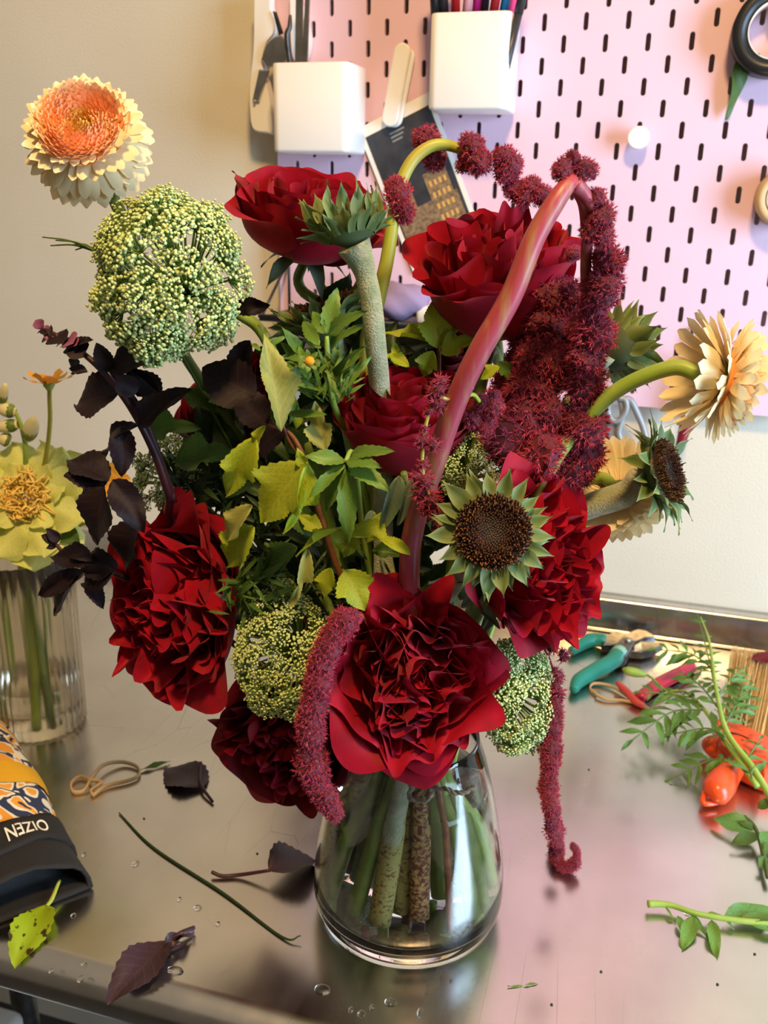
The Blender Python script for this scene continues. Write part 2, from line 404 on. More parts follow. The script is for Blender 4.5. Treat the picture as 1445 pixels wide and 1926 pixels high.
# pens
pens = [(818, .0, 'black', (.012, .012, .014)), (833, .4, 'black fat', (.015, .014, .014)), (857, -.1, 'red', (.45, .02, .03)), (879, .1, 'pale rose', (.62, .28, .32)), (897, .3, 'magenta', (.42, .02, .22)),
        (911, .2, 'dark blue', (.02, .025, .06)), (930, .5, 'dark red', (.32, .015, .02)), (949, .6, 'blue', (.01, .20, .55)), (962, .9, 'hot pink', (.80, .06, .22)), (978, 1.2, 'charcoal', (.03, .03, .035))]
for k, (px, lean, cn, c) in enumerate(pens):
    yb = -.056+.008*(k % 3)-.002*(k % 2)
    xb = cr[3]+.010+(cr[4]-cr[3]-.020)*k/(len(pens)-1)
    top = Y(px, 20, yb); top = top+np.array([(top[0]-xb)*.5, 0, .045])
    base = np.array([xb, yb, cr[1]+.0045])
    t = thing('pen', f'{cn} pen standing in the taller pegboard cup' + (', leaning right over its rim' if cn == 'charcoal' else ''), 'pen', base, 'pens in the pegboard cup')
    pm = material(cn.replace(' ', '_')+'_pen_barrel', c, .35)
    q = base+(top-base)*.62; r_ = .0050 if 'fat' in cn else .0040
    wpart(t, 'barrel', *tube([base, q], r_, 12), pm); wpart(t, 'pen_cap', *tube([q, q+(top-q)*.94, top], [r_*1.1, r_*1.1, r_*.6], 12), pm)
# scissors in the left cup
t = thing('scissors', 'long steel scissors standing blade up in the left white cup', 'scissors', (cl[0]-.02, -.045, cl[1]))
base = np.array([cl[0]-.02, -.045, cl[1]+.005])
def blade(p0, p1, w0, w1, th, mat, name, par, perp=None):
    p0, p1 = np.asarray(p0), np.asarray(p1); d = nrm(p1-p0); s = nrm(np.cross(d, (0, 1, 0))) if perp is None else nrm(perp); n = np.cross(d, s)
    V = []
    for p, w_ in ((p0, w0), (p0*.4+p1*.6, w0*.75+w1*.25), (p1, w1)):
        for a, b in ((-1, -1), (1, -1), (1, 1), (-1, 1)): V.append(p+s*w_*a+n*th*b)
    return wpart(par, name, V, grid_faces(4, 3, True)+[(3, 2, 1, 0), (8, 9, 10, 11)], mat, smooth=False)
blade(base, Y(564, -30, -.05), .0045, .0035, .0012, MT['steel'], 'blade', t); blade(base+[.004, -.004, 0], Y(580, -30, -.055), .003, .0022, .0012, MT['steel'], 'blade', t)
wpart(t, 'back_edge', *tube(spline([base+[.004, .006, 0], Y(541, 90, -.045), Y(545, 50, -.045), Y(546, 28, -.045)], 6), [.002, .003, .0025, .0015], 8), MT['dark_steel'])
# white pruner hanging on the wall behind the cup
t = thing('pruning_shears', 'white handled pruning shears with round grey pivot hanging left of the pegboard', 'shears', Y(495, 120, -.012))
def slab(par, name, pts, y0, y1, mat, label=None, edge=.0015):
    """flat outline (pixel list read on plane y0) given thickness, front edge softened"""
    pts = np.array([Y(px, py, y0) for px, py in pts]); c = pts.mean(0); n = len(pts)
    ins = pts+(c-pts)/np.linalg.norm(c-pts, axis=1)[:, None]*edge
    r0 = ins.copy(); r0[:, 1] = y0; r1 = pts.copy(); r1[:, 1] = y0+edge; r2 = pts.copy(); r2[:, 1] = y1
    V = np.vstack([r0, r1, r2]); F = grid_faces(n, 3, True)+[tuple(range(n)), tuple(range(2*n, 3*n))[::-1]]
    if par is None: return V, F
    return wpart(par, name, V, F, mat, smooth=False, label=label)
def smooth_outline(p, n=5):
    p = [np.array([*q, 0.0]) for q in p]; q = spline(p+[p[0]], n)[:-1]; return [(a[0], a[1]) for a in q]
slab(t, 'handle', smooth_outline([(479, -20), (478, 40), (476, 90), (470, 150), (470, 205), (476, 243), (500, 250), (512, 246), (506, 180), (492, 120), (500, 80), (515, 55), (508, 15), (505, -20)]), -.016, -.002, MT['white'])
slab(t, 'handle', smooth_outline([(545, -20), (560, 0), (575, 40), (580, 75), (572, 112), (552, 114), (545, 60)]), -.014, -.001, MT['white'])
slab(t, 'pivot_plate', smooth_outline([(490, 112), (500, 82), (522, 66), (540, 78), (542, 110), (520, 124), (500, 122)]), -.020, -.0165, MT['steel'], 'round grey pivot plate')
slab(t, 'latch', [(487, 130), (505, 133), (486, 192), (474, 190)], -.020, -.0165, MT['steel'])
slab(t, 'spring_arm', [(512, 20), (519, 22), (532, 62), (524, 66)], -.019, -.0165, MT['dark_steel'])
wpart(t, 'rivet', *ball(Y(479, 190, -.0205), .0016), MT['steel'])

# clip with photo card
t = thing('photo_card', 'tilted white bordered photo of a lit building at night held by the clip', 'photo', Y(770, 320, -.004))
cA, cB, cC = Y(672, 243, -.004), Y(808, 172, -.004), Y(884, 376, -.004)
ex, ey = cB-cA, cC-cB
def card(par, name, u0, u1, v0, v1, y, mat, th=.0006, **k):
    q = [cA+ex*u+ey*v for u, v in ((u0, v0), (u1, v0), (u1, v1), (u0, v1))]
    V = [(p[0], y, p[2]) for p in q]+[(p[0], y+th, p[2]) for p in q]
    return wpart(par, name, V, [(0, 3, 2, 1), (4, 5, 6, 7), (0, 1, 5, 4), (1, 2, 6, 5), (2, 3, 7, 6), (3, 0, 4, 7)], mat, smooth=False, **k)
card(t, 'paper', 0, 1, 0, 1.42, -.0040, MT['card'])
night = material('night_sky_print', (.028, .030, .040), .35, col2=(.05, .05, .055), nscale=60)
stone = material('warm_stone_print', (.30, .20, .11), .4, col2=(.14, .09, .055), nscale=230)
glow = material('amber_window_print', (.62, .36, .10), .4)
card(t, 'picture', .06, .94, .10, 1.27, -.0044, night, .0003)
card(t, 'printed_building', .08, .36, .62, 1.24, -.0047, stone, .0002); card(t, 'printed_building', .36, .90, .86, 1.24, -.0047, stone, .0002)
card(t, 'printed_building', .56, .86, .62, .86, -.0047, stone, .0002)
rnd = random.Random(3)
for i in range(4):
    for k in range(5):
        u, v = .60+.065*i, .70+.105*k
        card(t, 'printed_window', u, u+.035, v, v+.05, -.0049, glow, .0001)
for i in range(3):
    card(t, 'printed_line', .36, .36+.20-.03*i, .165+.035*i, .18+.035*i, -.0047, MT['grey'], .0001)
card(t, 'printed_bird', .62, .72, .30, .33, -.0047, glow, .0001)
t = thing('paper_clip_hook', 'long white rounded clip on the pegboard pinching the photo', 'clip', Y(746, 160, -.014))
q0, q1 = Y(757, 98, -.014), Y(734, 222, -.014)
def stadium(q0, q1, r, y0, y1, n=10, e=.0012):
    d = nrm(q1-q0); s = np.array([d[2], 0, -d[0]]); out = []
    for rr, yy in ((r-e, y0), (r, y0+e), (r, y1)):
        for c, sg in ((q0, -1), (q1, 1)):
            for k in range(n+1):
                a = PI*k/n; p = c+sg*d*rr*math.sin(a)+s*rr*math.cos(a)*sg; out.append((p[0], yy, p[2]))
    m = 2*(n+1); return np.array(out), grid_faces(m, 3, True)+[tuple(range(m)), tuple(range(2*m, 3*m))[::-1]]
wpart(t, 'lever', *stadium(q0, q1, .0085, -.016, -.0105), MT['white'], smooth=False); wpart(t, 'jaw', *stadium(q0+[.003, 0, -.004], q1+[.003, 0, 0], .0085, -.0098, -.0062), MT['white'], smooth=False)
wpart(t, 'peg', *box(q0[0]-.002, q0[0]+.002, -.007, .004, q0[2]-.03, q0[2]-.022), MT['white'], smooth=False)
# knob
k = Y(1201, 259, -.018)
t = thing('round_peg', 'small round white peg knob in the middle of the pegboard', 'peg', k)
def disc_y(c, y0, y1, r, n=28, e=.001):
    V = []
    for rr, yy in ((r-e, y0), (r, y0+e), (r, y1)):
        th = np.linspace(0, 2*PI, n, endpoint=False); V.append(np.c_[c[0]+rr*np.cos(th), np.full(n, yy), c[2]+rr*np.sin(th)])
    return np.vstack(V), grid_faces(n, 3, True)+[tuple(range(n)), tuple(range(2*n, 3*n))[::-1]]
wpart(t, 'head', *disc_y(k, -.020, -.012, .0105), MT['white'], smooth=False); wpart(t, 'shaft', *disc_y(k, -.012, .003, .0055), MT['white'], smooth=False)
# tape rolls
def roll(name, label, c, ro, ri, y0, y1, mat, mat2):
    t = thing(name, label, 'tape roll', (c[0], (y0+y1)/2, c[2]-ro))
    def ringmesh(a, b, y0, y1, n=64):
        th = np.linspace(0, 2*PI, n, endpoint=False); V = []
        for rr, yy in ((a, y1), (a-.0006, y0), (b+.0006, y0), (b, y1)): V.append(np.c_[c[0]+rr*np.cos(th), np.full(n, yy), c[2]+rr*np.sin(th)])
        V = np.vstack(V); F = grid_faces(n, 4, True)+[(3*n+i, 3*n+(i+1) % n, (i+1) % n, i) for i in range(n)]
        return V, F
    wpart(t, 'tape', *ringmesh(ro, ri+.002, y0, y1), mat); wpart(t, 'core', *ringmesh(ri+.0019, ri, y0-.0004, y1), mat2)
    wpart(t, 'peg', *disc_y((c[0], 0, c[2]+ri-.006), y0+.004, .004, .0055), MT['white'])
roll('tape_roll', 'thick black tape roll at the upper right of the pegboard', Y(1462, 55, -.028), .038, .023, -.028, -.002, MT['blackp'], MT['card'])
roll('tape_roll', 'beige tape roll cut by the right edge of the picture', Y(1480, 372, -.028), .0265, .016, -.028, -.002, MT['band'], MT['card'])

# ------------------------------------------------------------------ leaves
def prof_w(kind, t):
    if kind == 'basil': return .34*np.sin(PI*np.clip(t, 0, 1)**.85)**.8
    if kind == 'lance': return .15*np.sin(PI*t**.8)**.85
    if kind == 'needle': return .05*np.sin(PI*t)**.6
    if kind == 'lobed': return np.interp(t, [0, .06, .2, .32, .42, .55, .68, .85, 1], [.02, .16, .36, .46, .40, .26, .27, .15, .0])
    if kind == 'ovate': return .30*np.sin(PI*t**.75)**.75
    if kind == 'bract': return np.interp(t, [0, .1, .3, .5, .68, .8, .9, 1], [.20, .25, .27, .215, .12, .05, .025, .0])
    if kind == 'sepal': return np.interp(t, [0, .3, .6, .85, 1], [.16, .2, .15, .05, 0])
    if kind == 'strap': return np.interp(t, [0, .15, .5, .8, .93, .98, 1], [.05, .075, .115, .128, .105, .07, .02])
    if kind == 'wide': return np.interp(t, [0, .2, .55, .8, .94, 1], [.08, .2, .36, .34, .19, .0])
LC = {}
def leaf_geo(kind, seed=0, nv=None, nu=7, curl=.25, fold=.15, wave=.03, serr=0.0, twist=0.0, side=0.0):
    rs = np.random.RandomState(seed*7+len(kind)); 
    nv = nv or {'needle': 5, 'bract': 10, 'strap': 9, 'lance': 9, 'sepal': 8, 'wide': 10}.get(kind, 19)
    t = np.linspace(0, 1, nv); u = np.linspace(-1, 1, nu)
    TT, UU = np.meshgrid(t, u, indexing='ij')
    W = prof_w(kind, TT)
    if serr:
        tooth = np.where(np.arange(nv) % 2 == 1, 1+serr, 1-serr)[:, None]; W = W*np.where(np.abs(UU) > .99, tooth, 1)
    X = UU*W; Yy = TT.copy(); 
    if kind == 'lobed': Yy += .17*np.abs(UU)**1.5*np.exp(-((TT-.32)/.17)**2)
    if kind in ('basil', 'ovate'): Yy -= .04*np.abs(UU)*(1-TT)*np.sin(PI*TT)
    ph = rs.rand(4)*6.28
    Z = fold*np.abs(X)+wave*(np.sin(TT*9+ph[0]+UU*2)*np.abs(UU)+.6*np.sin(TT*5+ph[1])*UU)
    X = X+side*TT**2
    a = curl*TT*1.3
    # bend along the length
    Yb = np.where(np.abs(curl) > 1e-3, np.sin(a)/(curl*1.3+1e-9), Yy); Yb = Yb+(Yy-TT)
    Zb = Z-(1-np.cos(a))/(curl*1.3+1e-9)
    if twist:
        tw = twist*TT; X, Zb = X*np.cos(tw)-Zb*np.sin(tw), X*np.sin(tw)+Zb*np.cos(tw)
    V = np.c_[X.ravel(), Yb.ravel(), Zb.ravel()]; uv = np.c_[UU.ravel(), TT.ravel()]
    return V, grid_faces(nu, nv), uv
def leaf_mesh(kind, mat, seed=0, colf=None, **k):
    key = (kind, mat.name, seed, tuple(sorted(k.items())))
    if key not in LC:
        V, F, uv = leaf_geo(kind, seed, **k)
        LC[key] = mesh(kind+'_leaf', V, F, mat, uv=uv, col=(colf(uv) if colf else None))
    return LC[key]
def leaf_at(par, base, tip, n=None, kind='ovate', mat=None, name='leaf', seed=0, ws=1.0, label=None, colf=None, **k):
    base, tip = np.asarray(base, float), np.asarray(tip, float); d = tip-base; Ln = np.linalg.norm(d); y = d/Ln
    n = D(0, .3, 1) if n is None else nrm(n)
    z = nrm(n-y*np.dot(n, y)); x = np.cross(y, z)
    return part(par, name, leaf_mesh(kind, mat, seed, colf, **k), mat4(x*Ln*ws, y*Ln, z*Ln, base), label=label)

# ------------------------------------------------------------------ bouquet vase, water and twine
VC = np.array([.012, -.495, TZ])
vase = thing('glass_vase', 'clear tapered glass vase holding the red bouquet in the middle of the table', 'vase', VC)
outer = [(.0, .0005), (.052, .0005), (.058, .0015), (.0625, .006), (.0652, .014), (.0662, .024), (.0655, .038), (.0635, .055), (.0595, .078), (.0545, .102), (.0490, .124), (.0440, .139), (.0436, .142)]
inner = [(.0428, .1428), (.0420, .1415), (.0466, .124), (.0522, .102), (.0572, .078), (.0612, .055), (.0632, .038), (.0636, .027), (.0615, .018), (.056, .0125), (.040, .0108), (.0, .0105)]
V, F = lathe(outer+inner, 96, VC); wpart(vase, 'glass_body', V, F, MT['glass'])
wl = .108
wprof = [(.0, .0112), (.040, .0114), (.0555, .0131), (.0609, .0185), (.0630, .0272), (.0626, .038), (.0606, .055), (.0566, .078), (.0516, .102), (.0505, wl-.0008), (.0495, wl), (.0, wl)]
V, F = lathe(wprof, 96, (0, 0, 0)); 
o = part(None, 'water', mesh('water', V, F, MT['water']), Matrix.Translation(Vector(VC)))
o['label'] = 'clear water filling three quarters of the glass vase'; o['category'] = 'water'
tw = thing('twine_tie', 'grey brown jute twine tied round the stems inside the vase neck', 'twine', VC+[0, 0, .125])
ctr = VC+[-.002, 0, .122]
def twist_cord(path, r=.0011):
    path = spline(path, 10); tg = np.gradient(path, axis=0); tg /= np.linalg.norm(tg, axis=1)[:, None]; a = nrm(np.cross(tg[0], (0, 0, 1))); out = []
    for ph in (0, PI):
        q = []
        for i, p in enumerate(path):
            a = nrm(a-tg[i]*np.dot(a, tg[i])); b = np.cross(tg[i], a); th = i*.9+ph; q.append(p+r*.7*(a*math.cos(th)+b*math.sin(th)))
        out.append(tube(q, r, 6))
    return join(out)
for dz, rr in ((0, .026), (.004, .0265), (-.003, .0255)):
    wpart(tw, 'cord', *twist_cord([ctr+[rr*math.cos(a), rr*math.sin(a), dz+.004*math.sin(2*a)] for a in np.linspace(0, 2*PI, 17)]), MT['twine'])
f0 = P(780, 1480, -.028); wpart(tw, 'cord_bow', *twist_cord([f0, P(770, 1500, -.034), P(800, 1505, -.036), P(812, 1488, -.034), P(795, 1476, -.03), f0]), MT['twine'])
wpart(tw, 'cord_end', *twist_cord([f0, P(830, 1482, -.036), P(865, 1492, -.036), P(895, 1480, -.028)]), MT['twine'])

NECK = VC+[-.001, .0, .135]
# where each stem goes down in the vase: neck pixel, foot pixel, depth offset neck, foot
def foot(npx, npy, fpx, fpy, dn, df):     # the water-filled glass magnifies sideways: feet stand nearer the axis than they look
    f = P(fpx, fpy, df); f[2] = max(f[2], TZ+.018); f[:2] = VC[:2]+(f[:2]-VC[:2])/1.28; n = P(npx, npy, dn); n[:2] = VC[:2]+(n[:2]-VC[:2])/1.06; return [n, f]
FEET = dict(
 amaranth=foot(792, 1440, 786, 1758, -.012, -.018), arch=foot(768, 1440, 754, 1752, -.006, -.012), s1=foot(760, 1450, 712, 1768, -.022, -.035), s2=foot(700, 1440, 612, 1695, -.004, -.004),
 s3=foot(745, 1460, 705, 1690, .012, .018), s4=foot(790, 1460, 838, 1690, .016, .024), s5=foot(805, 1450, 845, 1660, .016, .02), roseE=foot(738, 1470, 668, 1735, -.022, -.03), roseD=foot(700, 1470, 628, 1722, -.014, -.018),
 roseG=foot(690, 1480, 646, 1690, .004, .008), roseA=foot(680, 1440, 602, 1655, .006, .006), roseC=foot(800, 1450, 818, 1700, .004, .016), roseB=foot(835, 1460, 893, 1728, -.012, -.012), roseF=foot(848, 1450, 908, 1715, -.004, -.002),
 roseH=foot(720, 1440, 690, 1640, .02, .03), twig=foot(822, 1470, 853, 1768, -.026, -.034), g1=foot(712, 1450, 655, 1660, .014, .024), g2=foot(850, 1440, 912, 1650, .012, .016), g3=foot(830, 1440, 880, 1640, .02, .03),
 u1=foot(725, 1440, 660, 1700, .008, .014), u2=foot(715, 1450, 640, 1670, .018, .02), u3=foot(845, 1430, 870, 1680, .008, .02), u4=foot(800, 1440, 800, 1640, .02, .03), basil=foot(690, 1440, 620, 1640, .016, .014), nine2=foot(770, 1440, 770, 1640, .022, .034), mari=foot(760, 1445, 735, 1650, .024, .03))
def stem_path(head, ctrl, key):
    n, f = FEET[key]; return spline([head]+list(ctrl)+[n, n*.45+f*.55, f], 7)

def bark(par, key, mat, r):
    n, f = FEET[key]; wpart(par, 'stem_foot', *tube(spline([n+[0, 0, .012], n*.5+f*.5, f+[0, 0, -.0006]], 6), r, 14), MT[mat])
# ------------------------------------------------------------------ roses
def rose(label, c, axis, R, seed, key, ctrl=(), N=46, cup=.8, ruff=1.0, up=(0, 0, 1), flat=0.0, mat='rose', sq=1.0, stretch=1.0, dome=.2, spin=0.0, lip=1.0, quarters=0):
    rs = np.random.RandomState(seed); M = basis(axis, c, up)
    A = np.array(M)[:3, :3]; base = np.asarray(c)+A@np.array([0, 0, -cup*R])
    t_ = thing('red_rose', label, 'flower', base, 'red garden roses in the bouquet', M=basis(axis, base, up))
    nu, nv = 25, 15
    for i in range(N):
        t = i/(N-1); ph = i*2.39996+rs.uniform(-.3, .3)+spin
        rt = R*(.06+.90*t**.70); rb = rt*.86
        zt = R*(dome*(1-t**2)-.08*t**3+rs.uniform(-.04, .04))
        if t > .84: rt *= rs.uniform(.94, 1.04); zt -= R*rs.uniform(.0, .14)
        W = R*(.30+.36*t**.7)*(1+.12*rs.randn()*.6); amp = R*ruff*(.065+.075*math.sin(PI*min(1, t*1.02+.03)))*(.6+.7*rs.rand())
        if t > .8 and quarters: amp *= .75
        u = np.linspace(-1, 1, nu); v = np.linspace(0, 1, nv)**.75
        VV, UU = np.meshgrid(v, u, indexing='ij')
        fq = (.7+.3*ruff)*((1+.45*t if t < .8 else .85) if quarters else 1); k1, k2 = rs.uniform(.6, 1.2)*fq, rs.uniform(1.4, 2.2)*fq; p1, p2, p3 = rs.rand(3)*6.28
        edge = 1-.22*np.abs(UU)**4+.022*ruff*np.sin(k2*PI*UU+p3); ve = VV*edge
        w_ = W*np.interp(ve, [0, .1, .3, .55, .8, 1.1], [.25, .42, .75, .97, 1.0, .96])
        b0 = np.array([.07*R, -cup*R]); b1 = np.array([rb*1.0+.10*R, -cup*R*.98]); b2 = np.array([rb*1.05+.06*R, -cup*R*.38]); b3 = np.array([rt, zt])
        c0, c1, c2, c3 = (1-ve)**3, 3*ve*(1-ve)**2, 3*ve**2*(1-ve), ve**3
        r = c0*b0[0]+c1*b1[0]+c2*b2[0]+c3*b3[0]; z = c0*b0[1]+c1*b1[1]+c2*b2[1]+c3*b3[1]
        f = np.clip((ve-.30)/.70, 0, 1)**1.4
        wob = np.sin(k1*PI*UU+p1)+.6*np.sin(k2*PI*UU+p2)
        r = r+amp*f*wob; z = z+(.25*amp)*f*np.cos(k2*PI*UU+p1)
        lp = lip*R*((.085 if quarters else .035)+.15*max(0, t-.4))*np.clip((ve-.62)/.38, 0, 1)**2*(1+.6*np.sin(2.6*UU+p3)); r = r+lp; z = z-lp*.65
        dphi = UU*w_/np.maximum(np.abs(r)*.92, .15*R); dphi = np.clip(dphi, -2.3, 2.3)
        a = ph+dphi
        r = r-.05*R*t*np.abs(UU)**2*ve
        X = np.stack([r*np.cos(a)*sq, r*np.sin(a)*stretch, z+cup*R], -1).reshape(-1, 3)
        if quarters and t < .72:      # inner petals gather in a few off-centre folds
            qa = (i % quarters)*2*PI/quarters+seed+.25*rs.randn(); k = (1-t)**.5*np.clip((ve.ravel()-.2)/.8, 0, 1)
            X[:, 0] = X[:, 0]*(1-.32*k)+.30*R*k*math.cos(qa)*sq; X[:, 1] = X[:, 1]*(1-.32*k)+.30*R*k*math.sin(qa)*stretch
            X[:, 2] += .06*R*rs.randn()*k
        tilt = np.clip(rs.randn(2), -1.3, 1.3)*(.10 if quarters else .07)*(.4+t*(1.3-t)); X[:, 2] += (X[:, 0]*tilt[0]+X[:, 1]*tilt[1])
        me = mesh('rose_petal', X, grid_faces(nu, nv), MT[mat], uv=np.c_[UU.ravel(), VV.ravel()])
        o = part(t_, 'petal', me, MW[t_])
    Ax = A[:, 2]
    V, F = lathe([(.0, -.10), (.09, -.09), (.135, -.02), (.12, .06), (.07, .10)], 16); V = V*R
    part(t_, 'hip', mesh('hip', V, F, MT['stem']), MW[t_])
    for k in range(5):
        a = k*2*PI/5+seed; dirv = A@np.array([math.cos(a), math.sin(a), -.35+.3*rs.rand()])
        p0 = base+A@np.array([.1*R*math.cos(a), .1*R*math.sin(a), 0])
        leaf_at(t_, p0, p0+nrm(dirv)*R*.62, n=Ax, kind='sepal', mat=MT['sepal'], name='sepal', seed=k % 3, curl=.7, fold=.3)
    b = base-Ax*.09*R
    V, F = tube(stem_path(b, [b-Ax*.35*R]+list(ctrl), key), [.0030, .0036, .0040, .0046, .0050], 10)
    wpart(t_, 'stem', V, F, MT['stem'])
    return t_
def pxr(p, px): return mpp(p)*px

c = P(588, 362, .03); rose('upright red rose at upper left, seen from the side behind the green sunflower bud', c+CU*.004, D(.16, .80, .56), pxr(c, 158), 1, 'roseA', [P(650, 640, .03), P(690, 1000, .01)], cup=.85, ruff=.8, N=28, lip=1.5, dome=.05)
c = P(930, 455, .03); rose('goblet shaped red rose at upper right, ruffled and crossed by the bent red stem', c, D(-.10, .80, .58), pxr(c, 158), 2, 'roseB', [P(915, 680, .03), P(860, 1000, .01)], cup=1.12, ruff=1.1, N=46, quarters=3)
c = P(768, 748, .0); rose('red rose in the centre of the bouquet, with folded pale lit inner petals', c, D(-.02, .80, .62), pxr(c, 138), 3, 'roseC', [P(770, 960, .01)], cup=1.05, ruff=.8, N=44)
c = P(296, 1140, -.03); rose('large ruffled red rose at far left, facing left above the ribbed vase', c, D(-.55, -.12, .82), pxr(c, 166), 4, 'roseD', [P(480, 1150, -.01), P(620, 1330, -.01)], cup=.7, ruff=1.35, N=54, quarters=4, stretch=1.12)
c = P(772, 1278, -.068); rose('biggest ruffled red rose low in front, facing the viewer over the vase rim', c, D(-.02, .02, 1), pxr(c, 160), 5, 'roseE', [P(760, 1350, -.02)], cup=.55, ruff=1.45, N=58, quarters=4, stretch=1.1)
c = P(1042, 1052, -.03); rose('ruffled red rose at right, half behind the brown sunflower disk', c, D(.62, .02, .78), pxr(c, 155), 6, 'roseF', [P(930, 1130, -.01), P(870, 1300, -.01)], cup=.85, ruff=1.35, N=54, quarters=3, stretch=1.12)
c = P(532, 1420, -.025); rose('red rose hanging lowest at left, petals darkened for the shade under the umbel', c, D(-.25, -.45, .85), pxr(c, 142), 7, 'roseG', [P(640, 1400, -.0)], cup=.6, ruff=1.2, N=42, quarters=4, mat='rose_dark')
c = P(400, 775, .06); rose('red rose with shade-darkened petals, mostly hidden deep behind the purple leaves at left', c, D(-.2, .3, .9), pxr(c, 78), 8, 'roseH', [P(560, 1000, .04)], cup=.8, ruff=.6, N=26, mat='rose_dark')
c = P(500, 700, .05); rose('red rose peeping out beside the upright yellow leaf', c, D(.1, .5, .8), pxr(c, 60), 9, 'roseH', [P(600, 1000, .04)], cup=.9, ruff=.6, N=22)
c = P(850, 640, .075); rose('red rose with shade-darkened petals, glimpsed below the goblet rose, behind yellow leaves', c, D(.1, .5, .8), pxr(c, 68), 10, 'roseC', [P(800, 1000, .05)], cup=.9, ruff=.6, N=22, mat='rose_dark')

# ------------------------------------------------------------------ gerberas
CREAM, PEACH, APR = np.array([.86, .72, .42]), np.array([.93, .50, .22]), np.array([.90, .36, .12])
def gcol(tip, base, s=.35):
    def f(uv):
        k = np.clip((uv[:, 1:2]-.05)/s, 0, 1); return base*(1-k)+tip*k
    return f
GCACHE = {}
def gerbera(label, c, axis, R, key, ctrl, tip=CREAM, mid=PEACH, heart=APR, nstem=None, seed=0, rings=((32, .98, -.34), (34, .93, -.16), (32, .82, .04), (28, .70, .22)), up=(0, 0, 1), inner=True, sag=0.0):
    rs = np.random.RandomState(seed+50); M = basis(axis, c, up); A = np.array(M)[:3, :3]
    t = thing('gerbera', label, 'flower', c, 'peach gerberas in the bouquet', M=M)
    for ri, (n, rr, el) in enumerate(rings):
        for k in range(n):
            a = 2*PI*(k+.5*(ri % 2))/n+rs.uniform(-.06, .06); L = R*rr*(1+rs.uniform(-.06, .06))*.72
            e = el+rs.uniform(-.09, .09)
            d = A@np.array([math.cos(a)*math.cos(e), math.sin(a)*math.cos(e), math.sin(e)]); d = nrm(d+np.array([0, 0, -sag]))
            p0 = np.asarray(c)+A@np.array([math.cos(a)*R*.26*(1-.1*ri), math.sin(a)*R*.26*(1-.1*ri), R*(-.10+.05*ri)])
            leaf_at(t, p0, p0+d*L, n=A[:, 2], kind='strap', mat=MT['gerb'], name='petal', seed=k % 4+ri*4, ws=1.08, colf=gcol(tip, tip*.55+mid*.45 if ri > 1 else tip*.8+mid*.2), curl=.35 if ri < 2 else -.1, fold=-.12, wave=.015, nu=5)
    # inner florets, countless: one mesh
    VV, FF, CC, n0 = [], [], [], 0
    g = leaf_geo('strap', 3, nv=5, nu=3, curl=-.5, fold=-.3, wave=0)
    NI = 420
    for i in range(NI):
        q = i/NI; rr = R*(.01+.49*q**.5); a = i*2.39996; e = 1.40-.95*q+rs.uniform(-.2, .2)
        L = R*(.10+.12*q)*(1+.2*rs.randn()*.5); d = np.array([math.cos(a)*math.cos(e), math.sin(a)*math.cos(e), math.sin(e)])
        y = d; z = nrm(np.array([-math.cos(a)*math.sin(e), -math.sin(a)*math.sin(e), math.cos(e)])); x = np.cross(y, z)
        p = np.array([rr*math.cos(a), rr*math.sin(a), R*(.10+.10*math.sqrt(max(0, 1-q))-.12*max(0, .25-q))-L*.3])
        VV.append(g[0]@np.array([x*L*2.0, y*L, z*L])+p); FF += [tuple(j+n0 for j in f) for f in g[1]]; n0 += len(g[0])
        k = g[2][:, 1:2]; base = heart if q > .12 else np.array([.75, .42, .08])
        CC.append(base*(1-k)+(mid*1.0 if q < .7 else mid*.6+tip*.4)*k if q > .12 else np.tile(base, (len(g[0]), 1))*(.8+.4*k))
    part(t, 'inner_florets', mesh('inner_florets', np.vstack(VV), FF, MT['gerb'], col=np.vstack(CC)), M, kind='stuff')
    V, F = lathe([(.0, .10), (.12, .10), (.26, .05), (.33, .0), (.34, -.06)], 28); part(t, 'heart', mesh('heart', V*R, F, MT['gerb'], col=np.where(np.hypot(V[:, :1], V[:, 1:2]) < .14, [[.62, .34, .05]], heart[None])), M)
    part(t, 'receptacle', mesh('receptacle', *((lambda a: (a[0]*R, a[1]))(lathe([(.0, -.32), (.10, -.30), (.22, -.18), (.27, -.08), (.22, -.03), (.0, -.02)], 20))), MT['stem']), M)
    b = np.asarray(c)-A[:, 2]*.30*R
    V, F = tube(stem_path(b, ctrl, key), nstem or [.0036, .0036, .0038, .004], 12); wpart(t, 'stem', V, F, MT['stem_bright' if seed else 'stem'])
    return t
c = P(158, 245, -.0); gerbera('cream gerbera with orange peach heart, topmost at upper left, facing the viewer', c, D(.08, .23, .96), pxr(c, 141), 'g1', [P(222, 392, .015), P(330, 640, .03), P(560, 1000, .03)], nstem=[.0040, .0036, .0036])
c = P(1362, 715, .0); gerbera('pale peach gerbera at right on a bowed green stem, seen from the side', c, D(.86, -.18, -.02), pxr(c, 142), 'g2', [P(1262, 692, .0), P(1160, 735, .0), P(1085, 810, .0), P(1030, 890, -.005), P(960, 1050, .01)], tip=np.array([.92, .83, .62]), mid=np.array([.88, .52, .27]), seed=2, nstem=[.0044, .0040, .0042],
   rings=((20, 1.0, -.55), (24, .95, -.25), (28, .86, .10), (28, .78, .4)))
c = P(1168, 935, .045); gerbera('shaded peach gerbera hanging behind the sunflower at lower right', c, D(.35, -.35, -.55), pxr(c, 118), 'g3', [P(1120, 900, .05), P(1000, 960, .04), P(900, 1150, .03)], tip=np.array([.70, .48, .27]), mid=np.array([.74, .38, .18]), seed=3)  # tip and mid colours lowered to put shade into these petals

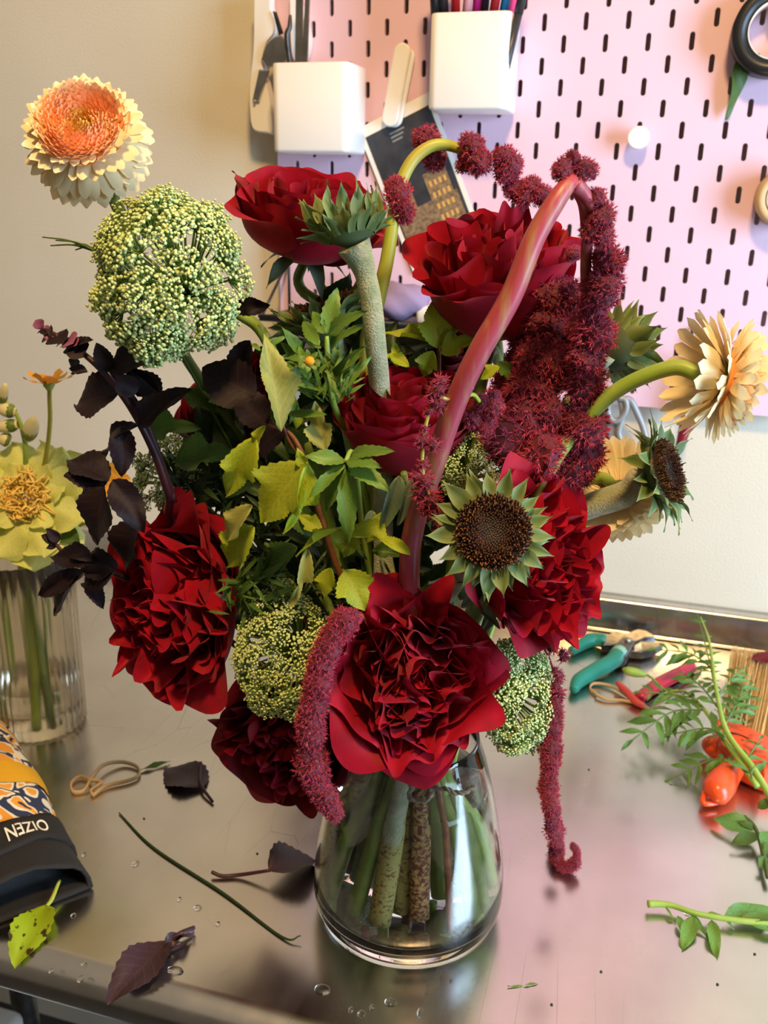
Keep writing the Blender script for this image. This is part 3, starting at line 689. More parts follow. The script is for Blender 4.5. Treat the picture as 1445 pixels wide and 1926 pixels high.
# ------------------------------------------------------------------ sunflowers with bare disks
def bcol(edge, body):
    def f(uv):
        k = np.clip(np.abs(uv[:, 0:1])*1.1-.35, 0, 1)*.7+np.clip(uv[:, 1:2]-.7, 0, .3); return body*(1-np.clip(k, 0, 1))+edge*np.clip(k, 0, 1)
    return f
def sunflower(label, c, axis, R, key, ctrl, seed=0, n=(17, 16), open_=(.35, .1), up=(0, 0, 1), blen=.62, dark=1.0, srad=None, disk=.66):
    rs = np.random.RandomState(seed+90); M = basis(axis, c, up); A = np.array(M)[:3, :3]
    t = thing('sunflower', label, 'flower', c, 'sunflowers without rays in the bouquet', M=M)
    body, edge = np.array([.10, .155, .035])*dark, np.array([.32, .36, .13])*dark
    for ri, (m, e0) in enumerate(zip(n, open_)):
        for k in range(m):
            a = 2*PI*(k+.5*ri)/m+rs.uniform(-.07, .07); e = e0+rs.uniform(-.2, .2)
            d = A@np.array([math.cos(a)*math.cos(e), math.sin(a)*math.cos(e), math.sin(e)])
            p0 = np.asarray(c)+A@np.array([math.cos(a)*R*disk*(.93-.1*ri), math.sin(a)*R*disk*(.93-.1*ri), R*(-.06-.15*ri)])
            leaf_at(t, p0, p0+d*R*(blen+rs.uniform(-.12, .16)), n=A[:, 2]-d*.2+.25*rs.randn(3), kind='bract', mat=MT['bract'], name='bract', seed=k % 5, ws=rs.uniform(.8, 1.1), colf=bcol(edge, body), curl=rs.choice([.5, .25, -.3]), fold=.35, wave=.03)
    V, F = lathe([(.0, -.55), (.16, -.52), (.42, -.38), (.60, -.2), (.66, -.05), (.63, .03), (.45, .08), (.2, .07), (.0, .04)], 28); V = V*R*np.array([disk/.66, disk/.66, 1])
    colr = np.where(V[:, 2:3] > -.04*R, np.array([[.05, .02, .008]]), np.array([[.10, .15, .05]])*dark)
    part(t, 'receptacle', mesh('receptacle', V, F, MT['disk'], col=colr), M)
    VV, FF, CC = [], [], []; NF = 620
    cone = np.array([[1, 0, 0], [-.5, .87, 0], [-.5, -.87, 0], [.6, 0, 1], [-.3, .5, 1], [-.3, -.5, 1]]); cf = [(0, 1, 4, 3), (1, 2, 5, 4), (2, 0, 3, 5), (3, 4, 5)]
    for i in range(NF):
        q = (i+.5)/NF; rr = R*disk*.97*math.sqrt(q); a = i*2.39996
        h = R*(.035+.11*np.clip((q-.12)*3, 0, 1))*(1+.25*rs.randn()*.6); z0 = R*(.04+.05*math.sin(PI*math.sqrt(q)))
        til = np.array([math.cos(a), math.sin(a), 0])*(.5*(q-.3))+rs.randn(3)*.15; ax = nrm(np.array([0, 0, 1])+til)
        B = basis(ax, (rr*math.cos(a), rr*math.sin(a), z0), (0, 1, .1), (R*.020, R*.020, h)); B = np.array(B)
        VV.append(cone@B[:3, :3].T+B[:3, 3]); FF += [tuple(j+i*6 for j in f) for f in cf]
        cb = np.array([.06, .022, .008]); ct = np.array([.10, .09, .05]) if q < .06 else (np.array([.05, .04, .03]) if q < .13 else (np.array([.13, .035, .01]) if q < .45 else np.array([.28, .10, .015]) if rs.rand() < .6 else np.array([.09, .025, .008])))
        CC.append(np.vstack([np.tile(cb, (3, 1)), np.tile(ct, (3, 1))]))
    part(t, 'disk_florets', mesh('disk_florets', np.vstack(VV), FF, MT['disk'], col=np.vstack(CC), smooth=False), M, kind='stuff')
    b = np.asarray(c)-A[:, 2]*.50*R
    V, F = tube(stem_path(b, ctrl, key), srad or [.0075, .0062, .006, .006], 14); wpart(t, 'stem', V, F, MT['stem_fuzzy'])
    if key in ('s1', 's2'): bark(t, key, 'stem_speck_olive', .0063)
    return t
c = P(928, 1000, -.082); sunflower('sunflower disk facing the viewer, brown orange with pointed pale green bracts', c, D(-.05, .12, 1), pxr(c, 110), 's1', [P(885, 1060, -.03), P(835, 1130, .005), P(800, 1280, .005)], 1, dark=.95, n=(19, 18), open_=(.08, -.25), blen=.52)
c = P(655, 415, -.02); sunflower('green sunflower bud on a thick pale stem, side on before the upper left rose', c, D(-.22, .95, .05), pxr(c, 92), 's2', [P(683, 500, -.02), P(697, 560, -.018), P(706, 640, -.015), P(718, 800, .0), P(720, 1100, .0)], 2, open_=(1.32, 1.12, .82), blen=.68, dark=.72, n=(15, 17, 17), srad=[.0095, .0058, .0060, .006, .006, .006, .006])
c = P(1250, 888, .015); sunflower('sunflower with dark brown disk at right, bent sideways on a short stem', c, D(.72, .22, .55), pxr(c, 92), 's3', [P(1180, 928, .02), P(1110, 952, .02), P(1000, 1000, .02), P(880, 1180, .02)], 3, open_=(.35, .05), dark=.8, blen=.62, srad=[.0085, .0075, .0065, .006])
c = P(606, 588, .02); sunflower('sunflower half hidden between marigold leaves and the pale thick stem', c, D(-.32, .86, .30), pxr(c, 100), 's4', [P(635, 660, .025), P(660, 800, .02), P(720, 1100, .02)], 4, open_=(.75, .45), dark=.8, blen=.6)
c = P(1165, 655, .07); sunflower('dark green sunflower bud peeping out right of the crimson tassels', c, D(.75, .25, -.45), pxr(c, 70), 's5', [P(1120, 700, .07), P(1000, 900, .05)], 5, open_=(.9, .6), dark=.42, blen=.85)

# ------------------------------------------------------------------ umbels
def umbellet(seed, n=34):
    rs = np.random.RandomState(seed); it, CC = [], []
    for i in range(n):
        q = (i+.5)/n; th = math.sqrt(q)*1.15; a = i*2.39996; d = np.array([math.sin(th)*math.cos(a), math.sin(th)*math.sin(a), math.cos(th)])
        e = d*(1+.12*rs.randn()*.7); s = .112*(1+.2*rs.randn()*.7)
        for k in range(rs.choice([1, 2, 2])):
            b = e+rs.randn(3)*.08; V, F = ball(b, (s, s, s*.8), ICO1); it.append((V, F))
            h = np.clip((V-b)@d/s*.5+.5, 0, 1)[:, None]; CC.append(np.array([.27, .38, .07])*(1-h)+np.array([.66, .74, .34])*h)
        V, F = tube([(0, 0, -.25), e*.95], [.03, .022], 3, False); it.append((V, F)); CC.append(np.tile([.20, .32, .07], (len(V), 1)))
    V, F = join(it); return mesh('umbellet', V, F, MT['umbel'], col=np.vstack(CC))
UMB = [umbellet(s) for s in range(6)]
def umbel(label, c, axis, R, key, ctrl, n=60, spread=1.7, us=.2, seed=0, up=(0, 0, 1), squash=(1, 1, 1), hollow=0.0, stem='stem_bright', depth=.75, srad=.0026):
    rs = np.random.RandomState(seed+11); M = basis(axis, c, up); A = np.array(M)[:3, :3]; hub = np.asarray(c)-A[:, 2]*R*depth
    t = thing('umbel_flower', label, 'flower', hub, 'green white umbels in the bouquet')
    rays = []
    for i in range(n):
        q = (i+.5)/n; th = spread*(q**.5)*(1+.07*rs.randn()); a = i*2.39996+rs.uniform(-.35, .35)
        if th < hollow: th = hollow*(1+.2*rs.rand())
        l = np.array([math.sin(th)*math.cos(a)*squash[0], math.sin(th)*math.sin(a)*squash[1], math.cos(th)*squash[2]])*R*(1+rs.uniform(-.13, .08))*.90
        p = np.asarray(c)+A@l; dirv = nrm(A@l+A[:, 2]*R*.12)
        s = R*us*(.8+.45*rs.rand()); B = basis(nrm(dirv+rs.randn(3)*.12), p-dirv*s*.8, up, (s, s, s*.9))
        part(t, 'umbellet', UMB[rs.randint(6)], B)
        rays.append(tube(spline([hub, hub*.45+(p-dirv*s)*.55-dirv*R*.06, p-dirv*s*.9], 3), [.0009, .0006], 4, False))
    V, F = join(rays); wpart(t, 'rays', V, F, MT['stem_bright'], kind='stuff')
    br = []
    for k in range(9):
        a = k*2*PI/9; d = A@np.array([math.cos(a), math.sin(a), -.5]); br.append(tube(spline([hub, hub+d*R*.35, hub+d*R*.6-A[:, 2]*R*.1], 3), [.0008, .0003], 4))
    V, F = join(br); wpart(t, 'bracts', V, F, MT['stem'], kind='stuff')
    V, F = tube(stem_path(hub, [hub-A[:, 2]*R*.4]+list(ctrl), key), srad, 10); wpart(t, 'stem', V, F, MT[stem])
    return t
c = P(318, 520, -.035); umbel('large round green white umbel at upper left below the cream gerbera', c, D(-.12, .05, 1), pxr(c, 158), 'u1', [P(450, 590, .01), P(520, 680, .02), P(640, 1050, .02)], n=92, spread=1.75, us=.205, hollow=.26, squash=(1, 1.12, .75), srad=.0036)
c = P(535, 1225, -.045); umbel('yellow green umbel low at left beside the crimson tassel', c, D(-.3, .05, .95), pxr(c, 126), 'u2', [P(620, 1300, -.0)], n=64, spread=1.5, us=.175, seed=1, squash=(.9, 1.12, .6), hollow=.1)
c = P(968, 1305, -.03); umbel('pale green umbel low at right hanging over the vase rim', c, D(.35, -.05, .9), pxr(c, 100), 'u3', [P(900, 1340, -.005)], n=58, spread=1.6, us=.22, seed=2, squash=(.85, 1.25, .7), hollow=.35)
c = P(885, 880, .0); umbel('small dense green umbel behind the top of the sunflower disk', c, D(-.1, .35, .9), pxr(c, 75), 'u4', [P(850, 1050, .02)], n=44, spread=1.5, us=.2, seed=3)
c = P(330, 895, .03); umbel('shaded green umbel behind the purple leaves at left', c, D(-.4, .3, .8), pxr(c, 85), 'u2', [P(520, 1050, .03)], n=30, spread=1.5, us=.2, seed=4)

# ------------------------------------------------------------------ amaranth
def amar_cluster(seed, nt=150, ns=7, slen=.25, rr=.026):
    rs = np.random.RandomState(seed+200); it, CC = [], []
    nz = rs.randn(6, 3); V = ICO2[0].copy(); bumpf = lambda d: 1+.10*np.sin(d@nz[0]*3)+.08*np.sin(d@nz[1]*4+1)
    core = V*.72*bumpf(V)[:, None]; it.append((core, ICO2[1])); CC.append(np.tile([.10, .004, .014], (len(V), 1)))
    for i in range(nt):
        z = 1-2*(i+.5)/nt; a = i*2.39996; r = math.sqrt(1-z*z); n = np.array([r*math.cos(a), r*math.sin(a), z]); p = n*.70*bumpf(n[None])[0]+rs.randn(3)*.05
        for k in range(ns):
            d = nrm(n+rs.randn(3)*.55); L = slen*(.6+.7*rs.rand()); x = nrm(np.cross(d, rs.randn(3))); y = np.cross(d, x)
            V = np.array([p+x*rr, p-x*rr*.5+y*rr*.87, p-x*rr*.5-y*rr*.87, p+d*L]); it.append((V, [(0, 1, 3), (1, 2, 3), (2, 0, 3)]))
            c0 = np.array([.27, .008, .03]); c1 = np.array([.58, .055, .11]) if rs.rand() < .75 else np.array([.26, .015, .04])
            if rs.rand() < .012: c1 = np.array([.7, .45, .2])
            CC.append(np.vstack([np.tile(c0, (3, 1)), c1[None]]))
    V, F = join(it); return mesh('floret_cluster', V, F, MT['amar'], col=np.vstack(CC), smooth=False)
AM = [amar_cluster(s) for s in range(5)]; AMF = [amar_cluster(s, 110, 7, .24, .026) for s in range(5, 8)]; AMS = [amar_cluster(s, 20, 5, .75, .075) for s in range(8, 11)]
def clusters(t, spec, seed=0, lib=None, jit=.25, sc=1.0):
    """spec: (px, py, radius px, dy)"""
    rs = np.random.RandomState(seed); lib = lib or AM
    for px, py, r, dy in spec:
        p = P(px, py, dy); s = mpp(p)*r*1.12*sc; ax = nrm(rs.randn(3))
        part(t, 'flower_cluster', lib[rs.randint(len(lib))], basis(ax, p, nrm(rs.randn(3)), (s*(1+jit*rs.uniform(-1, 1)), s*(1+jit*rs.uniform(-1, 1)), s)))
def along(pts, step, seed=0, spread=0.0):
    """pts: (px, py, r, dy) control list -> clusters strung along it"""
    rs = np.random.RandomState(seed); q = spline([np.array([a, b, c*10, d*1e4]) for a, b, c, d in pts], 24); out = []; acc = 0
    for i in range(1, len(q)):
        acc += np.linalg.norm(q[i, :2]-q[i-1, :2])
        if acc >= q[i, 2]/10*step:
            acc = 0; r = q[i, 2]/10; out.append((q[i, 0]+rs.randn()*r*spread, q[i, 1]+rs.randn()*r*spread, r*(1+.18*rs.randn()*.6), q[i, 3]/1e4+rs.randn()*r*.0003*spread))
    return out
G = 'hanging crimson amaranth stems'
t = thing('amaranth', 'crimson amaranth with thick bent red stem, its tassels pouring down the right side', 'flower', P(1075, 345, -.05), G)
n, f = FEET['amaranth']
V, F = tube(spline([P(1077, 338, -.045), P(1050, 372, -.052), P(1005, 450, -.058), P(960, 560, -.062), P(900, 665, -.065), P(856, 760, -.062), P(815, 880, -.055), P(780, 985, -.048), P(770, 1090, -.04), P(785, 1280, -.02), n, n*.5+f*.5, f], 6), [.0036, .0046, .0050, .0054, .0055, .0055, .0055, .0058, .0058, .0054, .0050, .0050], 18, rib=.05)
wpart(t, 'stem', V, F, MT['stem_amar']); bark(t, 'amaranth', 'stem_speck', .0054)
V, F = join([tube(spline([P(1072, 342, -.047), P(1085, 355, -.04), P(1100, 385, -.035), P(1104, 450, -.025), P(1102, 520, -.015), P(1108, 620, .0)], 6), [.0040, .0030, .0026], 10), tube(spline([P(1080, 345, -.045), P(1098, 362, -.04), P(1115, 392, -.035)], 5), [.0040, .0028], 10)])
wpart(t, 'side_stem', V, F, MT['stem_amar'])
spec = [(1062, 318, 27, -.045), (1100, 320, 30, -.042), (1078, 296, 16, -.045), (1120, 372, 20, -.036), (1132, 408, 28, -.034), (1112, 432, 30, -.032), (1133, 440, 26, -.032), (1080, 478, 20, -.0)]
spec += along([(1130, 470, 30, -.022), (1135, 540, 34, -.015), (1118, 600, 38, -.01), (1108, 680, 42, -.005), (1108, 750, 38, .0), (1098, 830, 40, .005), (1076, 900, 34, .01)], .62, 1, .25)
spec += along([(1065, 520, 34, .02), (1050, 590, 44, .02), (1010, 660, 46, .015), (1060, 700, 46, .01), (1010, 740, 48, .005), (970, 800, 46, .0), (1000, 850, 50, .0), (1060, 830, 44, .005), (990, 880, 40, .0)], .62, 2, .3)
spec += along([(1000, 600, 34, .03), (975, 690, 36, .03), (960, 740, 34, .02), (940, 800, 32, .005)], .7, 3, .2)
spec += [(1085, 640, 40, .02), (1035, 650, 40, .03), (1080, 560, 36, .015), (1040, 780, 42, .0), (1085, 790, 36, .0), (950, 850, 34, .0)]
clusters(t, spec, 4)
t = thing('amaranth', 'amaranth arching on a bright yellow green stem over the upper rim of the roses', 'flower', P(790, 290, .04), G)
n, f = FEET['arch']
V, F = tube(spline([P(905, 300, .04), P(868, 281, .04), P(822, 272, .035), P(782, 295, .03), P(756, 340, .025), P(742, 400, .02), P(728, 490, .015), P(712, 560, .015), P(690, 660, .02), P(700, 900, .01), P(750, 1200, .0), n, n*.5+f*.5, f], 6), [.0026, .0030, .0034, .0036, .0036, .0040, .0046, .0046, .0048, .005, .005, .005], 14)
wpart(t, 'stem', V, F, MT['stem_olive']); bark(t, 'arch', 'stem_speck_olive', .0053)
clusters(t, [(803, 262, 26, .045), (818, 302, 24, .045), (748, 368, 28, .018), (757, 396, 26, .018), (745, 345, 18, .018), (888, 276, 28, .038), (900, 302, 26, .036), (880, 305, 22, .04), (948, 296, 28, .04), (962, 312, 28, .04), (950, 325, 22, .04),
   (968, 355, 24, .045), (1000, 352, 24, .045), (1020, 368, 20, .045), (985, 370, 22, .045), (1035, 380, 18, .045)], 5)
t = thing('amaranth', 'thick velvety crimson tassel hanging in front of the low left rose', 'flower', P(650, 1180, -.08), G)
sp = along([(668, 1158, 20, -.075), (640, 1178, 26, -.082), (610, 1230, 28, -.088), (594, 1310, 28, -.09), (584, 1390, 29, -.09), (590, 1450, 28, -.088), (610, 1500, 26, -.086), (632, 1532, 20, -.084)], .42, 6, .04); clusters(t, sp, 6, AMF, .12)
wpart(t, 'stem', *tube(spline([P(668, 1158, -.075), P(700, 1180, -.05), P(740, 1300, -.02), VC+[-.006, -.01, .13], VC+[-.02, .01, .03]], 6), .0024, 8), MT['stem_amar'])
t = thing('amaranth', 'long thin crimson tassel trailing down at right until its curled tip meets the table', 'flower', P(1045, 1240, -.03), G)
tip = T(1078, 1630, .006); tdy = tip[1]-YB
sp = along([(1046, 1305, 14, -.03), (1040, 1370, 21, -.032), (1036, 1430, 19, -.04), (1032, 1480, 19, -.045), (1040, 1540, 18, -.05), (1047, 1585, 17, tdy+.012), (1048, 1614, 15, tdy+.004), (1060, 1631, 13, tdy), (1079, 1626, 11, tdy), (1086, 1606, 9, tdy+.004), (1077, 1588, 8, tdy+.006)], .45, 7, .04)
clusters(t, sp, 7, AMF, .12); clusters(t, [(1062, 1236, 11, -.03), (1058, 1228, 9, -.03), (1050, 1268, 10, -.03), (1044, 1262, 8, -.03), (1053, 1275, 9, -.03), (1036, 1215, 12, -.022), (1046, 1290, 11, -.03), (1040, 1298, 10, -.03), (1052, 1302, 12, -.03)], 17, AMS)
wpart(t, 'stem', *tube(spline([P(1046, 1330, -.03), P(1045, 1270, -.028), P(1000, 1200, -.005), P(900, 1250, .0), VC+[.014, .005, .135], VC+[.02, .015, .05]], 6), [.0007, .0007, .0014, .002, .002], 8), MT['stem_amar'])
t = thing('amaranth', 'sparse pinkish amaranth strand dangling before the central rose beside the red stem', 'flower', P(835, 720, -.07), G)
V, F = tube(spline([P(846, 752, -.066), P(826, 750, -.07), P(806, 780, -.072), P(796, 840, -.073), P(796, 890, -.073), P(810, 940, -.072), P(835, 1010, -.068)], 6), .0010, 8); wpart(t, 'stem', V, F, MT['stem_olive'])
clusters(t, [(828, 716, 12, -.07), (824, 736, 17, -.071), (822, 758, 18, -.071), (806, 775, 9, -.072), (800, 806, 8, -.073), (795, 830, 12, -.073), (815, 838, 13, -.073), (797, 872, 11, -.073), (785, 898, 14, -.073), (800, 905, 17, -.073), (792, 925, 16, -.072), (812, 940, 18, -.072), (800, 960, 12, -.072), (822, 965, 14, -.071), (833, 985, 13, -.069), (826, 1000, 10, -.069)], 8, AMS)
V, F = tube(spline([P(868, 752, -.062), P(890, 742, -.055), P(905, 760, -.045)], 6), .0011, 8); wpart(t, 'side_stem', V, F, MT['stem_olive'])
clusters(t, [(905, 758, 20, -.045), (925, 768, 24, -.042), (890, 786, 20, -.044), (912, 800, 22, -.042), (930, 745, 14, -.04)], 9, AM)

# ------------------------------------------------------------------ dark purple basil
def bas(par, b, t_, dy=-.03, ws=1.0, dt=0.0, seed=0, n=None, mat='basil', **k):
    kk = dict(curl=.35, fold=.35, wave=.05, serr=.05, nv=19); kk.update(k)
    return leaf_at(par, P(*b, dy), P(*t_, dy+dt), n, 'basil', MT[mat], 'leaf', seed, ws, **kk)
t = thing('purple_basil', 'dark purple basil stem leaning left with a mauve flower tip', 'plant', P(330, 960, -.02), 'purple basil stems')
V, F = tube(spline([P(82, 618, -.03), P(130, 645, -.03), P(190, 695, -.03), P(245, 765, -.03), P(290, 850, -.025), P(318, 930, -.02), P(340, 1000, .0), P(560, 1150, .02), FEET['basil'][0], FEET['basil'][1]], 6), [.0012, .0018, .0022, .0028, .003, .0032, .003], 10); wpart(t, 'stem', V, F, MT['basil_stem'])
V, F = tube(spline([P(205, 690, -.025), P(262, 770, -.025), P(300, 860, -.02), P(328, 945, -.018)], 6), .0022, 10); wpart(t, 'side_stem', V, F, MT['basil_stem'])
for i, (b, e, ws, dy) in enumerate([((222, 742), (126, 752), 1.0, -.034), ((205, 700), (182, 645), .75, -.028), ((298, 672), (184, 682), .62, -.028), ((252, 745), (222, 702), 1.1, -.04), ((262, 802), (342, 718), .62, -.035), ((482, 745), (372, 690), .95, -.02), ((262, 800), (166, 850), .42, -.03),
     ((228, 800), (232, 898), .62, -.032), ((205, 903), (122, 848), .75, -.045), ((204, 905), (118, 885), .8, -.04), ((200, 908), (138, 935), .8, -.043), ((198, 915), (164, 1032), .78, -.05), ((212, 902), (272, 998), .62, -.052), ((262, 985), (215, 1075), .85, -.03), ((300, 690), (250, 650), .6, -.02), ((240, 690), (300, 760), .7, -.02),
     ((300, 750), (250, 690), .8, -.015), ((445, 580), (500, 573), .6, -.0), ((390, 1240), (362, 1328), .5, -.01), ((395, 1235), (345, 1275), .5, -.01), ((470, 640), (430, 720), .6, .01), ((500, 800), (440, 730), .9, .02), ((480, 850), (530, 800), .8, .01), ((470, 760), (500, 870), .7, .02), ((445, 690), (480, 790), .7, .015), ((150, 680), (125, 700), .8, -.03), ((140, 660), (162, 630), .7, -.03), ((165, 700), (128, 690), .7, -.032)]):
    rs = np.random.RandomState(i); bas(t, b, e, dy, ws*1.2, rs.uniform(-.012, .006), i % 6, D(rs.uniform(-.5, .5), rs.uniform(-.1, .7), 1), twist=rs.uniform(-.4, .4))
for i in range(22):
    rs = np.random.RandomState(300+i); q = i/21; px, py = 70+75*q+rs.uniform(-12, 12), 612+40*q+rs.uniform(-14, 14)
    b = P(80+65*q, 618+34*q, -.03); leaf_at(t, b, P(px, py, -.03+rs.uniform(-.012, .008)), None, 'wide', MT['mauve' if i % 3 == 0 else 'basil'], 'calyx', i % 3, 1.5, curl=.6, fold=.3)
t = thing('purple_basil', 'lower purple basil sprig with pointed leaves in front of the ribbed vase', 'plant', P(215, 1070, -.02), 'purple basil stems')
for i, (b, e, ws, dy) in enumerate([((110, 1020), (76, 1005), .9, -.03), ((112, 1025), (85, 1030), .8, -.03), ((185, 1062), (86, 1038), .62, -.035), ((150, 1072), (60, 1127), .5, -.035), ((160, 1075), (75, 1158), .55, -.04), ((222, 1066), (140, 1055), .85, -.04), ((215, 1075), (140, 1100), .75, -.042), ((165, 1095), (195, 1140), .8, -.03), ((130, 1030), (170, 1050), .7, -.03), ((112, 1018), (88, 995), .9, -.03)]):
    rs = np.random.RandomState(40+i); bas(t, b, e, dy, ws, rs.uniform(-.01, .006), i % 6, D(rs.uniform(-.4, .4), rs.uniform(-.1, .6), 1), curl=.3)
wpart(t, 'stem', *tube(spline([P(92, 1010, -.03), P(140, 1055, -.033), P(220, 1080, -.02), P(400, 1180, .01), FEET['basil'][0]+[0, .006, .0]], 6), [.001, .002, .0024], 8), MT['basil_stem'])

# ------------------------------------------------------------------ yellow-green ninebark leaves
def nb(par, b, e, ws=1.0, dy=-.04, dt=0.0, seed=0, n=None, mat='nine', kind='lobed', **k):
    kk = dict(curl=.3, fold=.3, wave=.05, serr=.05, nv=37, nu=9); kk.update(k)
    return leaf_at(par, P(*b, dy), P(*e, dy+dt), n, kind, MT[mat], 'leaf', seed, ws, **kk)
t = thing('ninebark_branch', 'twig of yellow green lobed leaves left of the bouquet centre', 'plant', P(560, 860, -.03), 'leafy yellow green branches')
n, f = FEET['twig']
V, F = tube(spline([P(505, 800, -.04), P(545, 815, -.04), P(575, 870, -.04), P(600, 960, -.03), P(640, 1080, -.02), P(740, 1300, -.02), n, n*.5+f*.5+[.002, 0, 0], f], 6), [.0010, .0014, .0018, .002, .0022, .0022, .0022], 9); wpart(t, 'twig', V, F, MT['stem_wood'])
V, F = tube(spline([P(528, 790, -.042), P(545, 830, -.04), P(572, 868, -.04)], 5), .0010, 8); wpart(t, 'twig', V, F, MT['stem_wood'])
for i, (b, e, ws, dy, dt, m, nn) in enumerate([((528, 812), (508, 612), .42, -.05, -.005, 'nine_pale', (.55, 0, .8)), ((482, 822), (418, 945), .55, -.048, -.006, 'nine', (.3, .3, 1)), ((500, 800), (470, 845), .5, -.05, 0, 'nine', (-.2, .3, 1)), ((574, 872), (478, 985), .95, -.062, -.012, 'nine', (.1, .5, 1)), ((578, 868), (552, 1015), .34, -.068, -.01, 'nine', (.9, .2, .7)),
      ((572, 880), (560, 845), .7, -.06, -.005, 'nine', (.1, .2, 1)), ((475, 950), (412, 1020), .6, -.045, 0, 'nine_pale', (-.2, .4, 1)), ((478, 990), (412, 1072), .75, -.038, 0, 'nine', (-.2, .2, 1)), ((560, 1030), (490, 1072), .8, -.04, 0, 'leaf', (0, .4, 1)), ((648, 992), (545, 1032), .35, -.055, -.008, 'nine', (0, .85, .5)), ((652, 1000), (770, 1018), .48, -.05, -.01, 'nine', (0, .8, .6)),
      ((668, 985), (640, 1055), .85, -.048, 0, 'nine', (.1, .5, 1)), ((690, 1020), (722, 962), .6, -.035, .0, 'nine', (.1, .1, 1)), ((648, 1072), (688, 1148), 1.0, -.055, -.01, 'nine', (.1, .3, 1)), ((622, 1068), (606, 1125), .85, -.052, -.005, 'nine', (-.2, .3, 1)), ((578, 1030), (556, 1148), .30, -.058, -.008, 'nine_pale', (.5, .1, .8)),
      ((612, 848), (588, 755), .62, -.03, 0, 'nine_pale', (-.2, 0, 1)), ((590, 1010), (556, 938), .8, -.03, 0, 'leaf', (0, .2, 1)), ((606, 1000), (560, 965), .7, -.035, 0, 'nine', (0, .2, 1)), ((700, 1035), (760, 1040), .6, -.02, 0, 'leaf', (0, .5, 1))]):
    nb(t, b, e, ws, dy, dt, i % 5, D(*nn), m)
t = thing('ninebark_branch', 'shoot of bright yellow leaves between the centre rose and the goblet rose', 'plant', P(810, 690, .03), 'leafy yellow green branches')
V, F = tube(spline([P(820, 640, .03), P(826, 680, .035), P(815, 800, .03), P(790, 1100, .03), FEET['nine2'][0], FEET['nine2'][1]], 6), [.001, .0018, .002], 8); wpart(t, 'twig', V, F, MT['stem_wood'])
for i, (b, e, ws, dy, m, nn) in enumerate([((822, 655), (815, 562), .8, .02, 'nine', (0, .2, 1)), ((820, 650), (772, 600), .5, .022, 'nine', (0, .3, 1)), ((825, 655), (872, 598), .5, .022, 'nine', (0, .3, 1)), ((808, 645), (718, 612), .55, .02, 'nine', (0, .8, .6)), ((830, 665), (892, 628), .8, .018, 'nine', (0, .5, 1)), ((815, 660), (792, 712), .9, .015, 'nine', (0, .3, 1)), ((748, 690), (742, 640), .6, .02, 'nine', (0, .2, 1)), ((770, 690), (725, 660), .6, .018, 'nine', (0, .3, 1)), ((940, 690), (900, 712), .8, .0, 'nine', (0, .4, 1)), ((935, 680), (968, 716), .7, .01, 'leaf', (0, .4, 1))]):
    nb(t, b, e, ws, dy, 0, i % 5, D(*nn), m)
t = thing('ninebark_branch', 'mid green leaves at left, plus added dark leaves standing in for shade in the bouquet heart', 'plant', P(400, 860, .02), 'leafy yellow green branches')
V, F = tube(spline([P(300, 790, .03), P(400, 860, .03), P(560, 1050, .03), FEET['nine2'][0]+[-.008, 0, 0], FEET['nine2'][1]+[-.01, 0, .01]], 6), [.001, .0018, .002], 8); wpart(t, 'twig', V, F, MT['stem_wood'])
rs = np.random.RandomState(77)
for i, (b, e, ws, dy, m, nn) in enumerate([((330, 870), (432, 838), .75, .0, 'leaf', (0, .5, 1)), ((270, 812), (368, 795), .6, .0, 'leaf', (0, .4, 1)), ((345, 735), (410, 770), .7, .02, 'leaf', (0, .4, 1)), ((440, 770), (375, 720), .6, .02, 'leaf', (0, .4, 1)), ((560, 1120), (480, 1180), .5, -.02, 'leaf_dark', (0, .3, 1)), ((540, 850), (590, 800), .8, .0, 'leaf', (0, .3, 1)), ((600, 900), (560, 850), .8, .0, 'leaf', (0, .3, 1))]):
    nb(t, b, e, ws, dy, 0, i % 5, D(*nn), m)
for i in range(110):  # added dark filler leaves: their colour stands in for shade in the gaps
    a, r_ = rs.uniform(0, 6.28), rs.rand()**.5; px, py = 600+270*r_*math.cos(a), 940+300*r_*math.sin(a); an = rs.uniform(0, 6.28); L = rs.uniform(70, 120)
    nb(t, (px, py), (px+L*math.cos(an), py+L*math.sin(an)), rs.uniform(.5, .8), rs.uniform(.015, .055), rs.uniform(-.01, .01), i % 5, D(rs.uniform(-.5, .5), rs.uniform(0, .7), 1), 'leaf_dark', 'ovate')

# ------------------------------------------------------------------ marigold foliage
def lance(par, b, e, ws=1.0, n=None, mat='mari', seed=0, name='leaflet', **k):
    kk = dict(curl=.35, fold=.3, wave=.03, serr=.10, nv=15); kk.update(k)
    return leaf_at(par, b, e, n, 'lance', MT[mat], name, seed, ws, **kk)
def pinnate(par, pts, n, L, mat='mari', ws=1.0, seed=0, ang=.9, nrmv=None, r=.0006, tipleaf=True):
    """rachis through world points with paired leaflets"""
    rs = np.random.RandomState(seed+500); q = spline(pts, 8); nv = nrmv if nrmv is not None else D(0, .5, 1)
    wpart(par, 'rachis', *tube(q, [r*1.6, r], 6), MT[mat])
    for i in range(n):
        k = int((i+.6)/n*(len(q)-2)); tg = nrm(q[k+1]-q[k]); s = nrm(np.cross(nv, tg))
        for sg in (-1, 1):
            d = nrm(tg*math.cos(ang)+s*sg*math.sin(ang)+nv*rs.uniform(-.25, .3)); l = L*(.65+.5*math.sin(PI*(i+1)/(n+1)))*(1+.2*rs.randn()*.6)*1.45
            lance(par, q[k], q[k]+d*l, ws, nv+.3*rs.randn(3), mat, rs.randint(4))
    if tipleaf: lance(par, q[-1], q[-1]+nrm(q[-1]-q[-3])*L, ws, nv, mat, 1)
